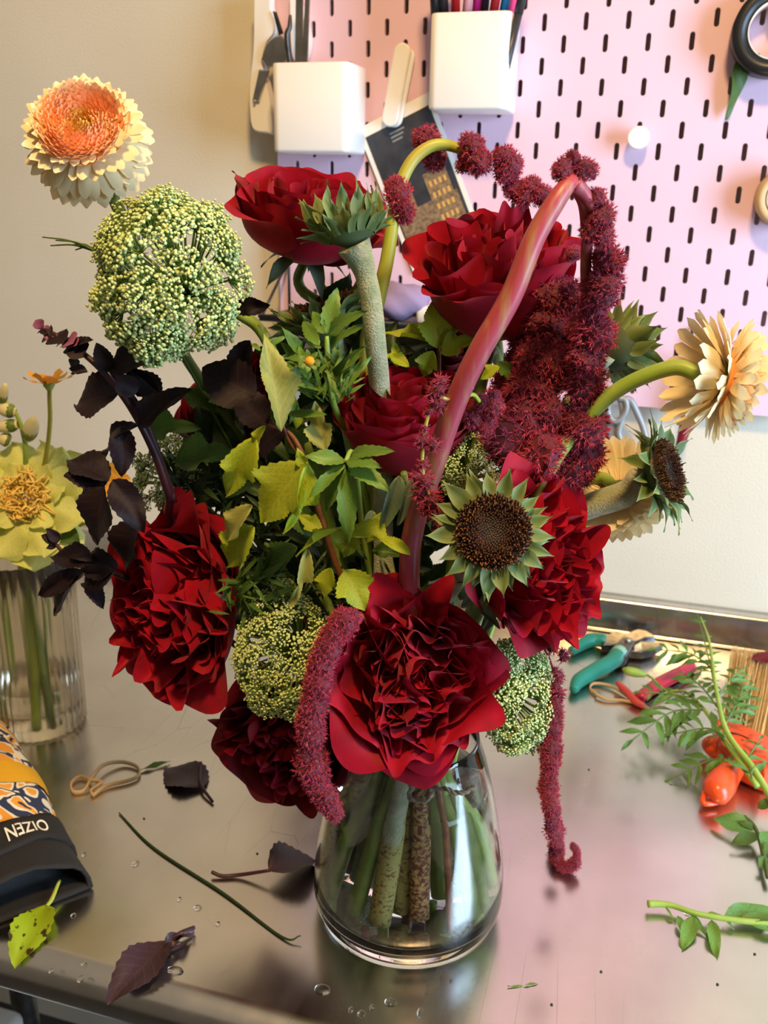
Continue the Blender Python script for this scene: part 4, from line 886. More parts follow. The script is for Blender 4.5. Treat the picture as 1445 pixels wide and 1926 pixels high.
for i in range(56):  # larger dark fillers added behind, so bright gaps turn to deep shade
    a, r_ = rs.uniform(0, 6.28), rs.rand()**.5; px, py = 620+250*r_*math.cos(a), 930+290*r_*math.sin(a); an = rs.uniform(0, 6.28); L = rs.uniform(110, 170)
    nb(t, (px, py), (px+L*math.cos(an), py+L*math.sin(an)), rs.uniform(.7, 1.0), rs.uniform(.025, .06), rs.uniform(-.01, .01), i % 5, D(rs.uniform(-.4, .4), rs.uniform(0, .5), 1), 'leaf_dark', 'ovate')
t = thing('marigold_foliage', 'light green marigold foliage with a tiny bud above the centre left', 'plant', P(620, 700, -.02), 'marigold greenery in the bouquet')
V, F = tube(spline([P(614, 632, -.03), P(618, 680, -.03), P(628, 760, -.02), P(680, 900, .0), P(740, 1200, .02), FEET['mari'][0], FEET['mari'][1]], 6), [.0014, .002, .0022], 8); wpart(t, 'stem', V, F, MT['stem_bright'])
for i, (b, e, ws) in enumerate([((614, 628), (633, 538), 1.3), ((610, 628), (583, 580), 1.5), ((618, 630), (670, 580), 1.0), ((604, 655), (570, 625), 1.6), ((618, 655), (668, 604), .8), ((600, 690), (562, 640), 1.0), ((590, 700), (536, 645), 1.0), ((560, 680), (520, 655), 1.0), ((585, 712), (512, 668), .9), ((580, 715), (560, 640), .9), ((600, 720), (535, 690), .9), ((600, 735), (528, 702), .7), ((610, 735), (540, 722), .6), ((575, 690), (545, 610), .8),
      ((620, 700), (640, 640), .8), ((630, 720), (665, 650), .7), ((640, 740), (700, 665), .5), ((615, 780), (520, 775), .5), ((560, 755), (545, 800), .8), ((600, 650), (560, 590), .9), ((500, 640), (486, 600), .9), ((505, 650), (540, 630), .9), ((490, 660), (470, 640), .9)]):
    rs = np.random.RandomState(i); lance(t, P(*b, -.035+rs.uniform(-.01, .015)), P(*e, -.035+rs.uniform(-.015, .015)), ws, D(rs.uniform(-.4, .4), rs.uniform(0, .6), 1), 'mari', i % 4, serr=.08)
for i in range(90):
    rs = np.random.RandomState(900+i); b = P(600+rs.uniform(-20, 60), 740+rs.uniform(-50, 20), -.02+rs.uniform(-.02, .01)); a = rs.uniform(-2.6, -.4); L = rs.uniform(20, 55)*.0003
    leaf_at(t, b, b+L*(CR*math.cos(a)-CU*math.sin(a)-CF*rs.uniform(-.2, .6)), None, 'needle', MT['mari'], 'leaflet', i % 3, 1.3, curl=.2)
bc = P(583, 680, -.045); wpart(t, 'bud', *ball(bc, (.003, .003, .003)), MT['yellow'])
for k in range(7):
    a = k*.9; leaf_at(t, bc, bc+.0065*(CR*math.cos(a)+CU*math.sin(a)-CF*.4), None, 'lance', MT['mari'], 'bud_bract', 0, 1.6)
t = thing('marigold_leaf', 'spreading fingered green leaf below the centre rose', 'plant', P(650, 870, -.06), 'marigold greenery in the bouquet')
for i, (b, e, ws) in enumerate([((650, 868), (573, 850), 1.3), ((648, 872), (566, 922), .8), ((649, 874), (572, 934), .8), ((650, 876), (602, 966), 1.0), ((651, 882), (656, 1032), .85), ((654, 872), (730, 912), 1.2), ((652, 868), (706, 866), 1.2), ((660, 856), (736, 838), 1.0)]):
    rs = np.random.RandomState(60+i); lance(t, P(*b, -.065), P(*e, -.07+rs.uniform(-.012, .008)), ws, D(rs.uniform(-.2, .2), .5, 1), 'mari', i % 4, serr=.07)
wpart(t, 'stem', *tube(spline([P(650, 868, -.065), P(662, 850, -.055), P(672, 900, -.03), P(690, 1050, -.0), P(750, 1350, .01), VC+[-.004, .016, .12], VC+[-.01, .02, .05]], 6), [.0012, .0018, .002], 8), MT['stem_bright'])
t = thing('feathery_greenery', 'dark thread like umbel foliage tucked in at the left of the bouquet', 'plant', P(470, 1090, -.02), 'feathery greens')
for j, (cx, cy, n_, L0, dy, m, sp) in enumerate([(478, 1110, 70, 62, -.04, 'leaf', 45), (360, 920, 60, 60, .01, 'leaf_dark', 60), (430, 950, 50, 60, .02, 'leaf_dark', 60), (560, 1290, 24, 50, -.03, 'leaf', 60), (650, 1100, 40, 50, .0, 'leaf_dark', 80), (470, 1020, 50, 60, -.0, 'leaf_dark', 60)]):
    for i in range(n_):
        rs = np.random.RandomState(j*100+i+7); a = rs.uniform(0, 6.28); px, py = cx+sp*rs.randn()*.5, cy+sp*rs.randn()*.5; L = L0*rs.uniform(.5, 1.1)
        leaf_at(t, P(px, py, dy+rs.uniform(-.01, .01)), P(px+L*math.cos(a), py+L*math.sin(a), dy+rs.uniform(-.02, .01)), None, 'needle', MT[m], 'leaflet', i % 3, 1.2, curl=.4)
    wpart(t, 'stem', *tube(spline([P(cx, cy, dy), P((cx+700)/2, (cy+1300)/2, .02), NECK+[-.004+.002*j, .012, 0], VC+[-.01+.004*j, .02, .04]], 6), .0014, 6), MT['leaf'])
for k, (e, q) in enumerate([((80, 446), -.02), ((95, 462), -.02), ((138, 460), -.02), ((142, 470), -.02), ((105, 452), -.022)]):
    wpart(t, 'thread', *tube(spline([P(182, 474, -.02), P((182+e[0])/2, (474+e[1])/2-7, q), P(*e, q)], 5), [.0007, .0004], 5), MT['leaf'])
wpart(t, 'stem', *tube(spline([P(182, 474, -.02), P(300, 600, .0), P(470, 900, .03), NECK+[-.012, .01, 0]], 6), .001, 6), MT['leaf'])
# big smooth leaves low in the vase and grey-green rose leaves
t = thing('rose_leaves', 'grey green rose leaves hanging under the centre rose', 'plant', P(740, 900, -.02))
for i, (b, e, ws, dy) in enumerate([((752, 895), (720, 1010), .5, -.05), ((775, 900), (752, 1000), .4, -.05), ((905, 1100), (868, 1150), .7, -.04), ((700, 960), (690, 1010), .8, -.02), ((900, 1140), (945, 1180), .5, -.04), ((930, 1150), (905, 1200), .5, -.035)]):
    leaf_at(t, P(*b, dy), P(*e, dy-.005), D(.3, .2, 1), 'ovate', MT['sepal'], 'leaf', i % 3, ws, curl=.4, fold=.4, serr=.03)
wpart(t, 'stem', *tube(spline([P(760, 890, -.045), P(775, 1000, -.02), P(785, 1250, .0), VC+[.004, .005, .13], VC+[.006, .012, .05]], 6), .002, 8), MT['stem'])

# ------------------------------------------------------------------ ribbed vase at left
LV = T(78, 1362); LV[2] = TZ
mod = lambda th, z: 1+.022*np.cos(th*34)
t = thing('ribbed_vase', 'clear ribbed plastic vase with little water at the left edge', 'vase', LV)
op = [(.0, .0006), (.036, .0006), (.0395, .002), (.0405, .006), (.041, .05), (.042, .12), (.0432, .172), (.0432, .174)]
ip = [(.0416, .174), (.0402, .12), (.0392, .05), (.0386, .006), (.0375, .0035), (.0, .0030)]
V, F = lathe(op+ip, 136, LV, mod); wpart(t, 'ribbed_body', V, F, MT['plastic'])
V, F = lathe([(.0, .0036), (.0365, .0042), (.0375, .008), (.0383, .05), (.0376, .0508), (.0, .051)], 64)
o = part(None, 'water', mesh('water', V, F, MT['water']), Matrix.Translation(Vector(LV))); o['label'] = 'shallow water standing in the ribbed plastic vase'; o['category'] = 'water'
fc = P(50, 938, .095); ax = D(.05, .30, .95)
t = thing('cream_flower', 'large pale yellow flower with curly stamens in the ribbed vase at left', 'flower', fc)
A = np.array(basis(ax, fc))[:3, :3]; R = pxr(fc, 122)
for ri, (n, rr, el) in enumerate(((8, 1.08, -.05), (8, .95, .2), (6, .55, .55))):
    for k in range(n):
        rs = np.random.RandomState(ri*20+k); a = 2*PI*(k+.5*ri)/n+rs.uniform(-.1, .1); e = el+rs.uniform(-.1, .1)
        d = A@np.array([math.cos(a)*math.cos(e), math.sin(a)*math.cos(e), math.sin(e)]); p0 = fc+A@np.array([math.cos(a), math.sin(a), 0])*R*.12
        leaf_at(t, p0, p0+d*R*rr*.92, A[:, 2], 'wide', MT['cream'], 'petal', k % 4+ri*3, .98, curl=.3, fold=-.45, wave=.11, nu=9)
st = []
for i in range(110):
    rs = np.random.RandomState(i); a = i*2.4; q = (i/110)**.5; p0 = fc+A@np.array([math.cos(a)*R*.26*q, math.sin(a)*R*.26*q, .04*R]); d = A@nrm(np.array([math.cos(a)*q, math.sin(a)*q, .8])+rs.randn(3)*.3)
    st.append(tube(spline([p0, p0+d*R*.16, p0+d*R*.2+A@rs.randn(3)*R*.06, p0+d*R*.15+A@rs.randn(3)*R*.09], 3), [.0009, .0007], 4))
V, F = join(st); wpart(t, 'stamens', V, F, MT['curl'], kind='stuff')
for i, (a, b) in enumerate((((20, 985), (-10, 1040)), ((60, 1000), (95, 1032)), ((100, 990), (138, 1012)), ((30, 990), (45, 1040)))):
    leaf_at(t, P(*a, .10), P(*b, .085), None, 'ovate', MT['leaf' if i % 2 == 0 else 'nine'], 'leaf', i, 1.0, curl=.5)
wpart(t, 'stem', *tube(spline([fc-ax*.01, LV+[0, 0, .165], LV+[.006, -.004, .09], LV+[.004, -.012, .006]], 6), .004, 10), MT['stem_bright'])
# golden daisy
fc = P(92, 722, .11); t = thing('golden_daisy', 'small golden orange daisy on a straight stem above the ribbed vase', 'flower', fc, 'golden daisies in the ribbed vase')
A = np.array(basis(D(0, .95, .25), fc))[:3, :3]; R = pxr(fc, 41)
for k in range(8):
    a = 2*PI*k/8+.3; e = .42 if k % 2 else .2; d = A@np.array([math.cos(a)*math.cos(e), math.sin(a)*math.cos(e), math.sin(e)]); p0 = fc+d*R*.15
    leaf_at(t, p0, p0+d*R, A[:, 2], 'strap', MT['yellow'], 'petal', k % 3, 1.9, curl=-.2, fold=-.2)
wpart(t, 'heart', *ball(fc+A[:, 2]*R*.15, (R*.3, R*.3, R*.22)), material('orange_heart', (.70, .22, .02), .7, bump=.8, bscale=900))
wpart(t, 'calyx', *lathe([(.0, -.35*R), (.12*R, -.3*R), (.28*R, -.05*R), (.2*R, .05*R)], 14, fc), MT['stem_bright'])
wpart(t, 'stem', *tube(spline([fc-A[:, 2]*R*.3, P(91, 830, .11), LV+[.0, .012, .165], LV+[-.006, .014, .02]], 6), [.0018, .002], 8), MT['stem_olive'])
fc = P(208, 905, .12); t = thing('golden_daisy', 'orange blossom peeping through the purple leaves right of the ribbed vase', 'flower', fc, 'golden daisies in the ribbed vase')
A = np.array(basis(D(.2, .3, .9), fc))[:3, :3]; R = pxr(fc, 36)
for k in range(9):
    a = 2*PI*k/9; d = A@np.array([math.cos(a), math.sin(a), .25]); leaf_at(t, fc, fc+d*R, A[:, 2], 'strap', MT['yellow'], 'petal', k % 3, 2.2, curl=.2)
wpart(t, 'stem', *tube(spline([fc-A[:, 2]*.004, P(200, 960, .12), LV+[.018, .008, .165], LV+[.006, .01, .02]], 6), .0016, 8), MT['stem_olive'])
# buds
t = thing('bud_stem', 'stem of cream buds in green calyces at the left picture edge', 'flower', P(38, 830, .11))
wpart(t, 'stem', *tube(spline([P(-4, 745, .11), P(25, 770, .11), P(42, 810, .11), P(48, 870, .11), LV+[-.01, .01, .165], LV+[-.012, .008, .02]], 6), [.0012, .002, .0022], 8), MT['stem_bright'])
for i, (b, e, r_) in enumerate([((4, 758), (10, 722), 8), ((30, 775), (-4, 768), 13), ((34, 798), (-6, 806), 12), ((52, 826), (64, 786), 14), ((20, 830), (-2, 822), 13)]):
    p0, p1 = P(*b, .11), P(*e, .105); s = mpp(p0)*r_
    wpart(t, 'bud', *tube(spline([p0, p0*.5+p1*.5, p1], 5), [s*.6, s, s*1.05, s*.9, s*.35], 12), MT['bud'], label=None)
    wpart(t, 'calyx', *tube(spline([p0, p0*.55+p1*.45], 4), [s*.5, s*.95, s*1.08, s*1.04], 10), MT['stem'])
for i, (x0, x1, dz) in enumerate([(-.012, -.02, .006), (.01, .016, .006), (-.002, .008, .005), (.016, .0, .005)]):
    solo('cut_stem', ['pale green stem left of centre', 'green stem nearest the right wall', 'olive stem in the middle', 'thin green stem leaning'][i]+' standing in the ribbed vase', 'stem', *tube(spline([LV+[x0, -.012+.006*i, .14], LV+[x1, -.014+.008*i, dz]], 5), .003, 8), MT['stem_bright' if i % 2 == 0 else 'stem'], group='bare stems in the ribbed vase')

# ------------------------------------------------------------------ garden glove
def glove():
    e = T(30, 1708); s = T(-62, 1468); e[2] = s[2] = TZ
    ax = nrm(e-s); Ln = np.linalg.norm(e-s); sd = np.array([ax[1], -ax[0], 0])    # sd points to the picture's left-bottom... right-hand side
    sd = -sd if np.dot(sd, CR) < 0 else sd
    t = thing('garden_glove', 'patterned yellow, navy and white glove with black cuff lying at lower left', 'glove', (s+e)/2)
    n = 28; th = np.linspace(0, 2*PI, n, endpoint=False)
    def ring(a, gain=0.0, dz=0.0, skew=0.0):       # a: 0..1 along
        W = np.interp(a, [0, .3, .55, .72, .85, 1.05], [.048, .050, .049, .047, .047, .050])+gain
        H = np.interp(a, [0, .2, .5, .72, .85, 1.05], [.034, .040, .036, .030, .030, .031])+gain
        c, s_ = np.cos(th), np.sin(th); x = np.sign(c)*np.abs(c)**.85*W; z = np.where(s_ > 0, s_**.8 if False else np.abs(s_)**.85*H, -np.abs(s_)**.6*.001)
        z = z+.0015*np.sin(7*th+a*22)*(s_ > 0)*(np.abs(s_))
        return (s+ax*Ln*a)[None]-np.outer(skew*Ln*x/W, ax)+np.outer(x, sd)+np.outer(z+.0022-min(gain, .002)*(.0)+dz, (0, 0, 1))
    al = np.linspace(-.25, .84, 22); V = np.vstack([ring(a) for a in al]); F = grid_faces(n, len(al), True)+[tuple(range(n))[::-1]]
    # body cloth with camouflage-like print
    m = bpy.data.materials.new('printed_cloth'); m.use_nodes = True; nt = m.node_tree; N, L = nt.nodes, nt.links; b = N['Principled BSDF']; b.inputs['Roughness'].default_value = .85
    tc = N.new('ShaderNodeTexCoord'); mp = N.new('ShaderNodeMapping'); mp.inputs['Scale'].default_value = (1.0, 1.6, 1.2); mp.inputs['Rotation'].default_value = (0, 0, .7); L.new(tc.outputs['Object'], mp.inputs[0])
    n1 = N.new('ShaderNodeTexNoise'); n1.inputs['Scale'].default_value = 42; n1.inputs['Detail'].default_value = 1.0; n1.inputs['Distortion'].default_value = .6; L.new(mp.outputs[0], n1.inputs['Vector'])
    cr_ = N.new('ShaderNodeValToRGB'); cr_.color_ramp.interpolation = 'CONSTANT'; el = cr_.color_ramp.elements
    el[0].position = 0; el[0].color = (.72, .30, .03, 1); el[1].position = .40; el[1].color = (.72, .68, .55, 1)
    for p, c in ((.47, (.02, .03, .075, 1)), (.56, (.74, .70, .58, 1)), (.62, (.75, .33, .03, 1)), (.70, (.02, .03, .075, 1))):
        x = el.new(p); x.color = c
    L.new(n1.outputs[0], cr_.inputs[0]); L.new(cr_.outputs[0], b.inputs['Base Color'])
    wpart(t, 'palm', V, F, m)
    al = np.linspace(.28, .44, 5); V = np.vstack([ring(a, .0010+.0006*math.sin(PI*(a-.28)/.16)) for a in al]); wpart(t, 'knuckle_band', V, grid_faces(n, len(al), True), material('golden_cloth', (.66, .36, .012), .85, bump=.3, bscale=500), label='plain golden yellow band')
    al = np.linspace(.80, 1.06, 9); out = np.vstack([ring(a, .0012) for a in al]); inn = np.vstack([ring(a, -.0022, .002) for a in al[::-1][:6]])
    wpart(t, 'cuff', np.vstack([out, inn]), grid_faces(n, 15, True)+[tuple(range(14*n, 15*n))], MT['black'])
    al = np.linspace(.71, .89, 7); o0 = [ring(a, .0034, 0, .05) for a in al]; V = np.vstack([ring(al[0], .001, 0, .05)]+o0+[ring(al[-1], .001, 0, .05)]); wpart(t, 'wrist_strap', V, grid_faces(n, 9, True), MT['black'], label='black strap with white lettering')
    # lettering, laid on the strap's curve
    cu = bpy.data.curves.new('lettering', 'FONT'); cu.body = 'OIZEN'; cu.size = 1.0; cu.align_x = 'CENTER'; cu.align_y = 'CENTER'; cu.extrude = 0; cu.offset = .012; cu.resolution_u = 3
    to = bpy.data.objects.new('lettering', cu); COL.objects.link(to); dg = bpy.context.evaluated_depsgraph_get(); me = bpy.data.meshes.new_from_object(to.evaluated_get(dg)); bpy.data.objects.remove(to)
    import bmesh
    bm = bmesh.new(); bm.from_mesh(me); bmesh.ops.triangulate(bm, faces=bm.faces); bmesh.ops.subdivide_edges(bm, edges=bm.edges, cuts=1); 
    TV = np.array([v.co[:] for v in bm.verts]); TF = [tuple(v.index for v in f.verts) for f in bm.faces]; bm.free()
    hx = np.abs(TV[:, 0]).max(); hy = np.abs(TV[:, 1]).max()
    W_ = .030; H_ = .0085; x0 = -.004
    out = []
    for X_, Y_, _ in TV:
        b_ = -X_/hx*W_*.5+.020; a_ = .80+Y_/hy*H_/Ln-.05*b_/.047   # rotated half a turn on the strap
        r0 = ring(a_, .0041); k = np.arange(1, n//2); lx = (r0[k]-(s+ax*Ln*a_))@sd; idx = np.argsort(lx); z = np.interp(b_, lx[idx], r0[k][idx, 2])
        p = s+ax*Ln*a_+sd*b_; out.append((p[0], p[1], z))
    wpart(t, 'lettering', np.array(out), TF, MT['bone'], smooth=False, label='white lettering on the strap')
    return t
glove()

# ------------------------------------------------------------------ loose things on the table
def lay(name, label, cat, b, e, kind, mat, ws, h=.003, group=None, stem=None, seed=0, **k):
    t = thing(name, label, cat, T(*b), group)
    p0, p1 = T(*b, h), T(*e, h); kk = dict(curl=.25, fold=.25, wave=.04, serr=.05); kk.update(k)
    leaf_at(t, p0, p1, (0, 0, 1), kind, MT[mat], 'blade', seed, ws, **kk)
    if stem:
        wpart(t, 'stalk', *tube(spline([T(x, y, h_) for x, y, h_ in stem], 6), [.0012, .0016, .0013], 8), MT['basil_stem' if 'basil' in mat else 'stem_olive'])
    return t
lay('fallen_leaf', 'dark purple leaf lying right of the beige rubber band', 'leaf', (382, 1478), (312, 1438), 'basil', 'basil_table', 1.15, .004, 'purple leaves fallen on the table', [(378, 1440, .006), (378, 1475, .005), (400, 1508, .002)], 1, curl=.08, fold=.1)
lay('fallen_leaf', 'dark purple leaf with long stalk touching the left side of the glass vase', 'leaf', (505, 1638), (608, 1600), 'basil', 'basil_table', 1.1, .010, 'purple leaves fallen on the table', [(508, 1637, .010), (455, 1645, .003), (420, 1648, .002), (398, 1640, .004)], 2, curl=.5, fold=.6)
lay('fallen_leaf', 'dark purple leaf with shrivelled tip lying at the front rolled edge', 'leaf', (318, 1768), (200, 1882), 'basil', 'basil_table', .78, .005, 'purple leaves fallen on the table', [(316, 1770, .005), (340, 1755, .005), (366, 1744, .004)], 3, curl=.1)
for b_, e_, sd_ in (((308, 1780), (366, 1746), 0), ((312, 1772), (350, 1750), 2), ((306, 1786), (346, 1772), 3)):
    leaf_at(bpy.data.objects['fallen_leaf.002'], T(*b_, .004), T(*e_, .007), (0, -.4, 1), 'lance', MT['basil_table'], 'shrivelled_tip', sd_, 1.5, curl=.2, fold=.9, wave=.12)
lay('wilted_leaf', 'bright green leaf with brown rotten spots in front of the black cuff', 'leaf', (88, 1702), (22, 1804), 'basil', 'rotting', .85, .004, None, [(112, 1656, .010), (98, 1690, .006), (88, 1704, .005)], 4, curl=.3)
V, F, uv = leaf_geo('needle', 1, curl=.1); p0, p1 = T(262, 1449, .002), T(320, 1428, .004); y = p1-p0; z = np.array([0, 0, 1.]); L_ = np.linalg.norm(y); x = np.cross(y/L_, z)
solo('leaf_sliver', 'thin green leaf sliver beside the loop of the beige rubber band', 'leaf', V@np.array([x*L_*2.2, y, z*L_])+p0, F, MT['leaf'], uv=uv)
def ribbon(pts, wd, mat, name, label, cat):
    q = spline([T(x, y, h) for x, y, h in pts], 8); up = np.array([0, 0, 1.]); n = len(q); tg = np.gradient(q, axis=0); V = []
    for i in range(n):
        s = nrm(np.cross(nrm(tg[i]), up)); 
        for a, b in ((-1, 0), (1, 0), (1, 1), (-1, 1)): V.append(q[i]+s*a*.0007+up*b*wd)
    solo(name, label, cat, V, grid_faces(4, n, True)+[(3, 2, 1, 0), tuple(range(4*n-4, 4*n))], mat)
ribbon([(172, 1478, .001), (165, 1468, .001), (150, 1464, .0012), (135, 1476, .001), (138, 1492, .001), (158, 1490, .001), (172, 1468, .0045), (195, 1442, .0045), (230, 1436, .002), (258, 1445, .001), (262, 1460, .001), (245, 1470, .001), (205, 1480, .001), (190, 1488, .001), (176, 1498, .001), (172, 1490, .001), (185, 1480, .0042), (192, 1474, .0042), (172, 1470, .0062)], .0032, MT['band'], 'rubber_band', 'twisted beige rubber band lying flat between glove and purple leaf', 'rubber band')
solo('plant_needle', 'long thin dark green stalk lying diagonally left of the glass vase', 'stalk', *tube(spline([T(224, 1529, .0012), T(290, 1595, .0012), T(420, 1680, .0012), T(530, 1762, .0012), T(566, 1760, .005)], 8), [.0006, .0010, .0011, .0009, .0004], 6), MT['leaf_dark'])
# droplets
for x, y, rx, ry, lb in [(330, 1826, 17, 7, 'large flat oval water droplet beside the shrivelled purple leaf'), (255, 1625, 7, 6, 'round water droplet between glove and dark diagonal stalk'), (337, 1692, 4, 4, 'small droplet above the long flat one, left of the dark stalk'),
   (372, 1708, 8, 5, 'long flat droplet under the middle of the dark stalk'), (410, 1738, 4, 4, 'small droplet midway between purple leaf tip and dark stalk end'), (152, 1842, 6, 6, 'glinting droplet on the front rolled edge left of the purple leaf'), (97, 1827, 5, 4, 'faint droplet on the rolled edge right of the green leaf tip'), (138, 1722, 5, 4, 'droplet just right of the brown spotted green leaf'),
   (158, 1608, 4, 4, 'tiny droplet right of the glove strap'), (157, 1812, 5, 4, 'droplet on the tabletop just behind the rolled edge at left'), (680, 1908, 8, 6, 'round droplet at the bottom picture edge under the vase'), (735, 1886, 12, 7, 'curved droplet in front of the vase beside its bright reflection'), (660, 1900, 5, 5, 'small droplet leftmost of those at the bottom picture edge'),
   (790, 1905, 6, 9, 'tall droplet right of the bright reflection under the vase'), (700, 1895, 5, 5, 'small droplet between two larger ones under the vase'), (607, 1862, 16, 9, 'ragged splash of water at lower left of the glass vase'), (1292, 1717, 8, 5, 'droplet hanging under the pale end of the cut leafy stem'), (848, 1846, 3, 3, 'pinhead droplet at lower right of the glass vase')]:
    p = T(x, y); s = mpp(p); V, F = ICO2; V = V*np.array([s*rx, s*ry*1.5, .0018])+p; V = V.copy(); V[:, 2] = np.maximum(V[:, 2], TZ+.0002)
    solo('water_droplet', lb, 'droplet', V, F, MT['water'], group='water droplets on the table')
for x, y, lb in [(271, 1540, 'dark crumb right of the upper end of the dark stalk'), (484, 1606, 'dark crumb above the long purple leaf stalk'), (1108, 1448, 'dark crumb on bare steel right of the thin crimson tassel'), (1131, 1828, 'dark crumb on bare steel right of the forked leaf scrap'), (1350, 1852, 'dark crumb below the drooping leaves at lower right'), (1420, 1795, 'dark crumb near the right edge under the cut stem'), (1038, 1890, 'brownish crumb near the bottom edge below the leaf scrap'), (937, 1592, 'dark crumb just right of the glass vase')]:
    p = T(x, y); V, F = ICO1; solo('plant_crumb', lb, 'crumb', V*np.array([.0011, .0008, .0005])+p+[0, 0, .0005], F, MT['leaf_dark'], group='plant crumbs on the table')
t = thing('leaf_scrap', 'tiny forked green leaf scrap in front of the glass vase', 'leaf', T(985, 1850))
leaf_at(t, T(955, 1855, .001), T(1000, 1853, .001), (0, 0, 1), 'needle', MT['mari'], 'blade', 0, 1.0); leaf_at(t, T(985, 1853, .001), T(1013, 1846, .002), (0, 0, 1), 'needle', MT['mari'], 'blade', 1, 1.5)

# ------------------------------------------------------------------ right side: cutters, knife, brush, sprigs
def flat_tool(par, name, pts, h0, h1, mat, label=None, edge=.0012):
    """outline in pixels on the plane h1 above the table, with thickness down to h0"""
    q = np.array([T(x, y, h1) for x, y in pts]); n = len(q); c = q.mean(0); ins = q+(c-q)/np.linalg.norm(c-q, axis=1)[:, None]*edge
    a = ins.copy(); a[:, 2] = TZ+h1; b = q.copy(); b[:, 2] = TZ+h1-edge; d = q.copy(); d[:, 2] = TZ+h0+edge; e = ins.copy(); e[:, 2] = TZ+h0
    V = np.vstack([a, b, d, e]); F = grid_faces(n, 4, True)+[tuple(range(n)), tuple(range(3*n, 4*n))[::-1]]
    return wpart(par, name, V, F, mat, label=label, smooth=False)
t = thing('wire_cutters', 'wire cutters with teal grips and dark steel jaws right of the bouquet', 'cutters', T(1160, 1250))
wpart(t, 'grip', *tube(spline([T(1079, 1298, .006), T(1090, 1280, .008), T(1120, 1262, .010), T(1150, 1245, .012), T(1164, 1230, .013)], 6), [.0045, .0078, .0085, .0085, .0088], 14), MT['teal'])
wpart(t, 'grip_collar', *tube([T(1161, 1233, .013), T(1167, 1226, .0135)], [.0089, .0086], 14), MT['teal_rim'])
wpart(t, 'grip', *tube(spline([T(1075, 1225, .006), T(1110, 1205, .008), T(1140, 1205, .010)], 6), [.0050, .0080, .0075], 14), MT['teal'])
flat_tool(t, 'arm', [(1163, 1238), (1150, 1222), (1172, 1196), (1196, 1205), (1178, 1234)], .004, .016, MT['dark_steel'])
flat_tool(t, 'arm', [(1135, 1212), (1130, 1200), (1160, 1186), (1185, 1196), (1165, 1212)], .002, .012, MT['dark_steel'])
flat_tool(t, 'jaw', [(1168, 1206), (1182, 1190), (1200, 1183), (1216, 1186), (1233, 1197), (1212, 1199), (1196, 1206)], .004, .014, MT['dark_steel'], edge=.0005)
flat_tool(t, 'jaw', [(1182, 1224), (1188, 1208), (1206, 1206), (1226, 1208), (1248, 1210), (1234, 1219), (1208, 1226)], .003, .012, MT['dark_steel'], edge=.0005)
flat_tool(t, 'bevel', [(1192, 1214), (1206, 1209), (1208, 1222), (1194, 1224)], .012, .0126, MT['steel'], edge=.0003)
wpart(t, 'pivot', *lathe([(.0, .0188), (.003, .0186), (.0036, .0175), (.0036, .012)], 16, (T(1181, 1205, .016)[0], T(1181, 1205, .016)[1], TZ)), MT['steel'])
ribbon([(1122, 1308, .001), (1110, 1298, .001), (1118, 1288, .002), (1150, 1293, .002), (1180, 1312, .001), (1215, 1332, .001), (1228, 1345, .001), (1205, 1328, .002), (1172, 1320, .001), (1140, 1318, .001), (1120, 1308, .002)], .003, MT['band'], 'rubber_band', 'tan rubber band lying between the teal cutters and the red knife', 'rubber band')
t = thing('pocket_knife', 'folding knife with raspberry red handle lying under the marigold sprig', 'knife', T(1240, 1290))
wpart(t, 'handle', *tube(spline([T(1202, 1312, .008), T(1240, 1287, .008), T(1275, 1268, .008), T(1302, 1253, .008)], 6), [.0060, .0078, .0078, .0066], 14, flat=.75), MT['red'])
wpart(t, 'lever', *tube(spline([T(1162, 1284, .008), T(1178, 1300, .007), T(1195, 1318, .005), T(1212, 1328, .004)], 6), [.0028, .0040, .0042, .0030], 12), MT['red_soft'])
flat_tool(t, 'blade', [(1208, 1330), (1250, 1302), (1320, 1262), (1322, 1250), (1300, 1256), (1215, 1316)], .0005, .0025, MT['dark_steel'], edge=.0005)
# brush
t = thing('hand_brush', 'orange red hand brush with tan bristles lying at the right edge', 'brush', T(1400, 1400))
hd = T(1352, 1492, .013); sh = T(1400, 1420, .016)
wpart(t, 'handle', *tube(spline([T(1335, 1500, .010), T(1348, 1488, .013), T(1366, 1462, .014), T(1392, 1430, .014), T(1420, 1404, .014)], 6), [.006, .0118, .0128, .0098, .0098, .012], 18), MT['orange'])
lp = T(1340, 1500, .010)
wpart(t, 'hanging_loop', *tube(spline([T(1326, 1490, .010), T(1322, 1506, .006), T(1328, 1512, .005), T(1345, 1510, .005), T(1366, 1500, .008)], 6), [.0022, .0024, .0022, .003], 10), MT['orange'])
wpart(t, 'shoulder', *tube(spline([T(1328, 1398, .010), T(1340, 1402, .013), T(1368, 1410, .013), T(1400, 1412, .012)], 6), [.0045, .0098, .0098, .008], 16), MT['orange'])
wpart(t, 'shoulder', *tube(spline([T(1400, 1418, .012), T(1425, 1440, .013), T(1450, 1455, .013), T(1480, 1465, .010)], 6), [.010, .0135, .0140, .006], 16), MT['orange'])
flat_tool(t, 'ferrule', [(1345, 1350), (1378, 1352), (1450, 1385), (1500, 1410), (1500, 1450), (1440, 1450), (1385, 1425), (1352, 1400)], .002, .024, MT['orange'], edge=.003)
br = []
for i in range(420):
    rs = np.random.RandomState(i); q = rs.rand(); w_ = rs.rand()
    b = T(1358+q*110, 1358+q*50, .004+.018*w_); e = T(1378+q*130+rs.uniform(-6, 6), 1222+q*28+rs.uniform(-10, 14), .004+.022*w_)
    m_ = (b+e)/2+CR*rs.uniform(-.002, .002); br.append(tube([b, m_, e], [.00055, .0005, .0003], 3, False))
V, F = join(br); wpart(t, 'bristles', V, F, MT['bristle'], kind='stuff')
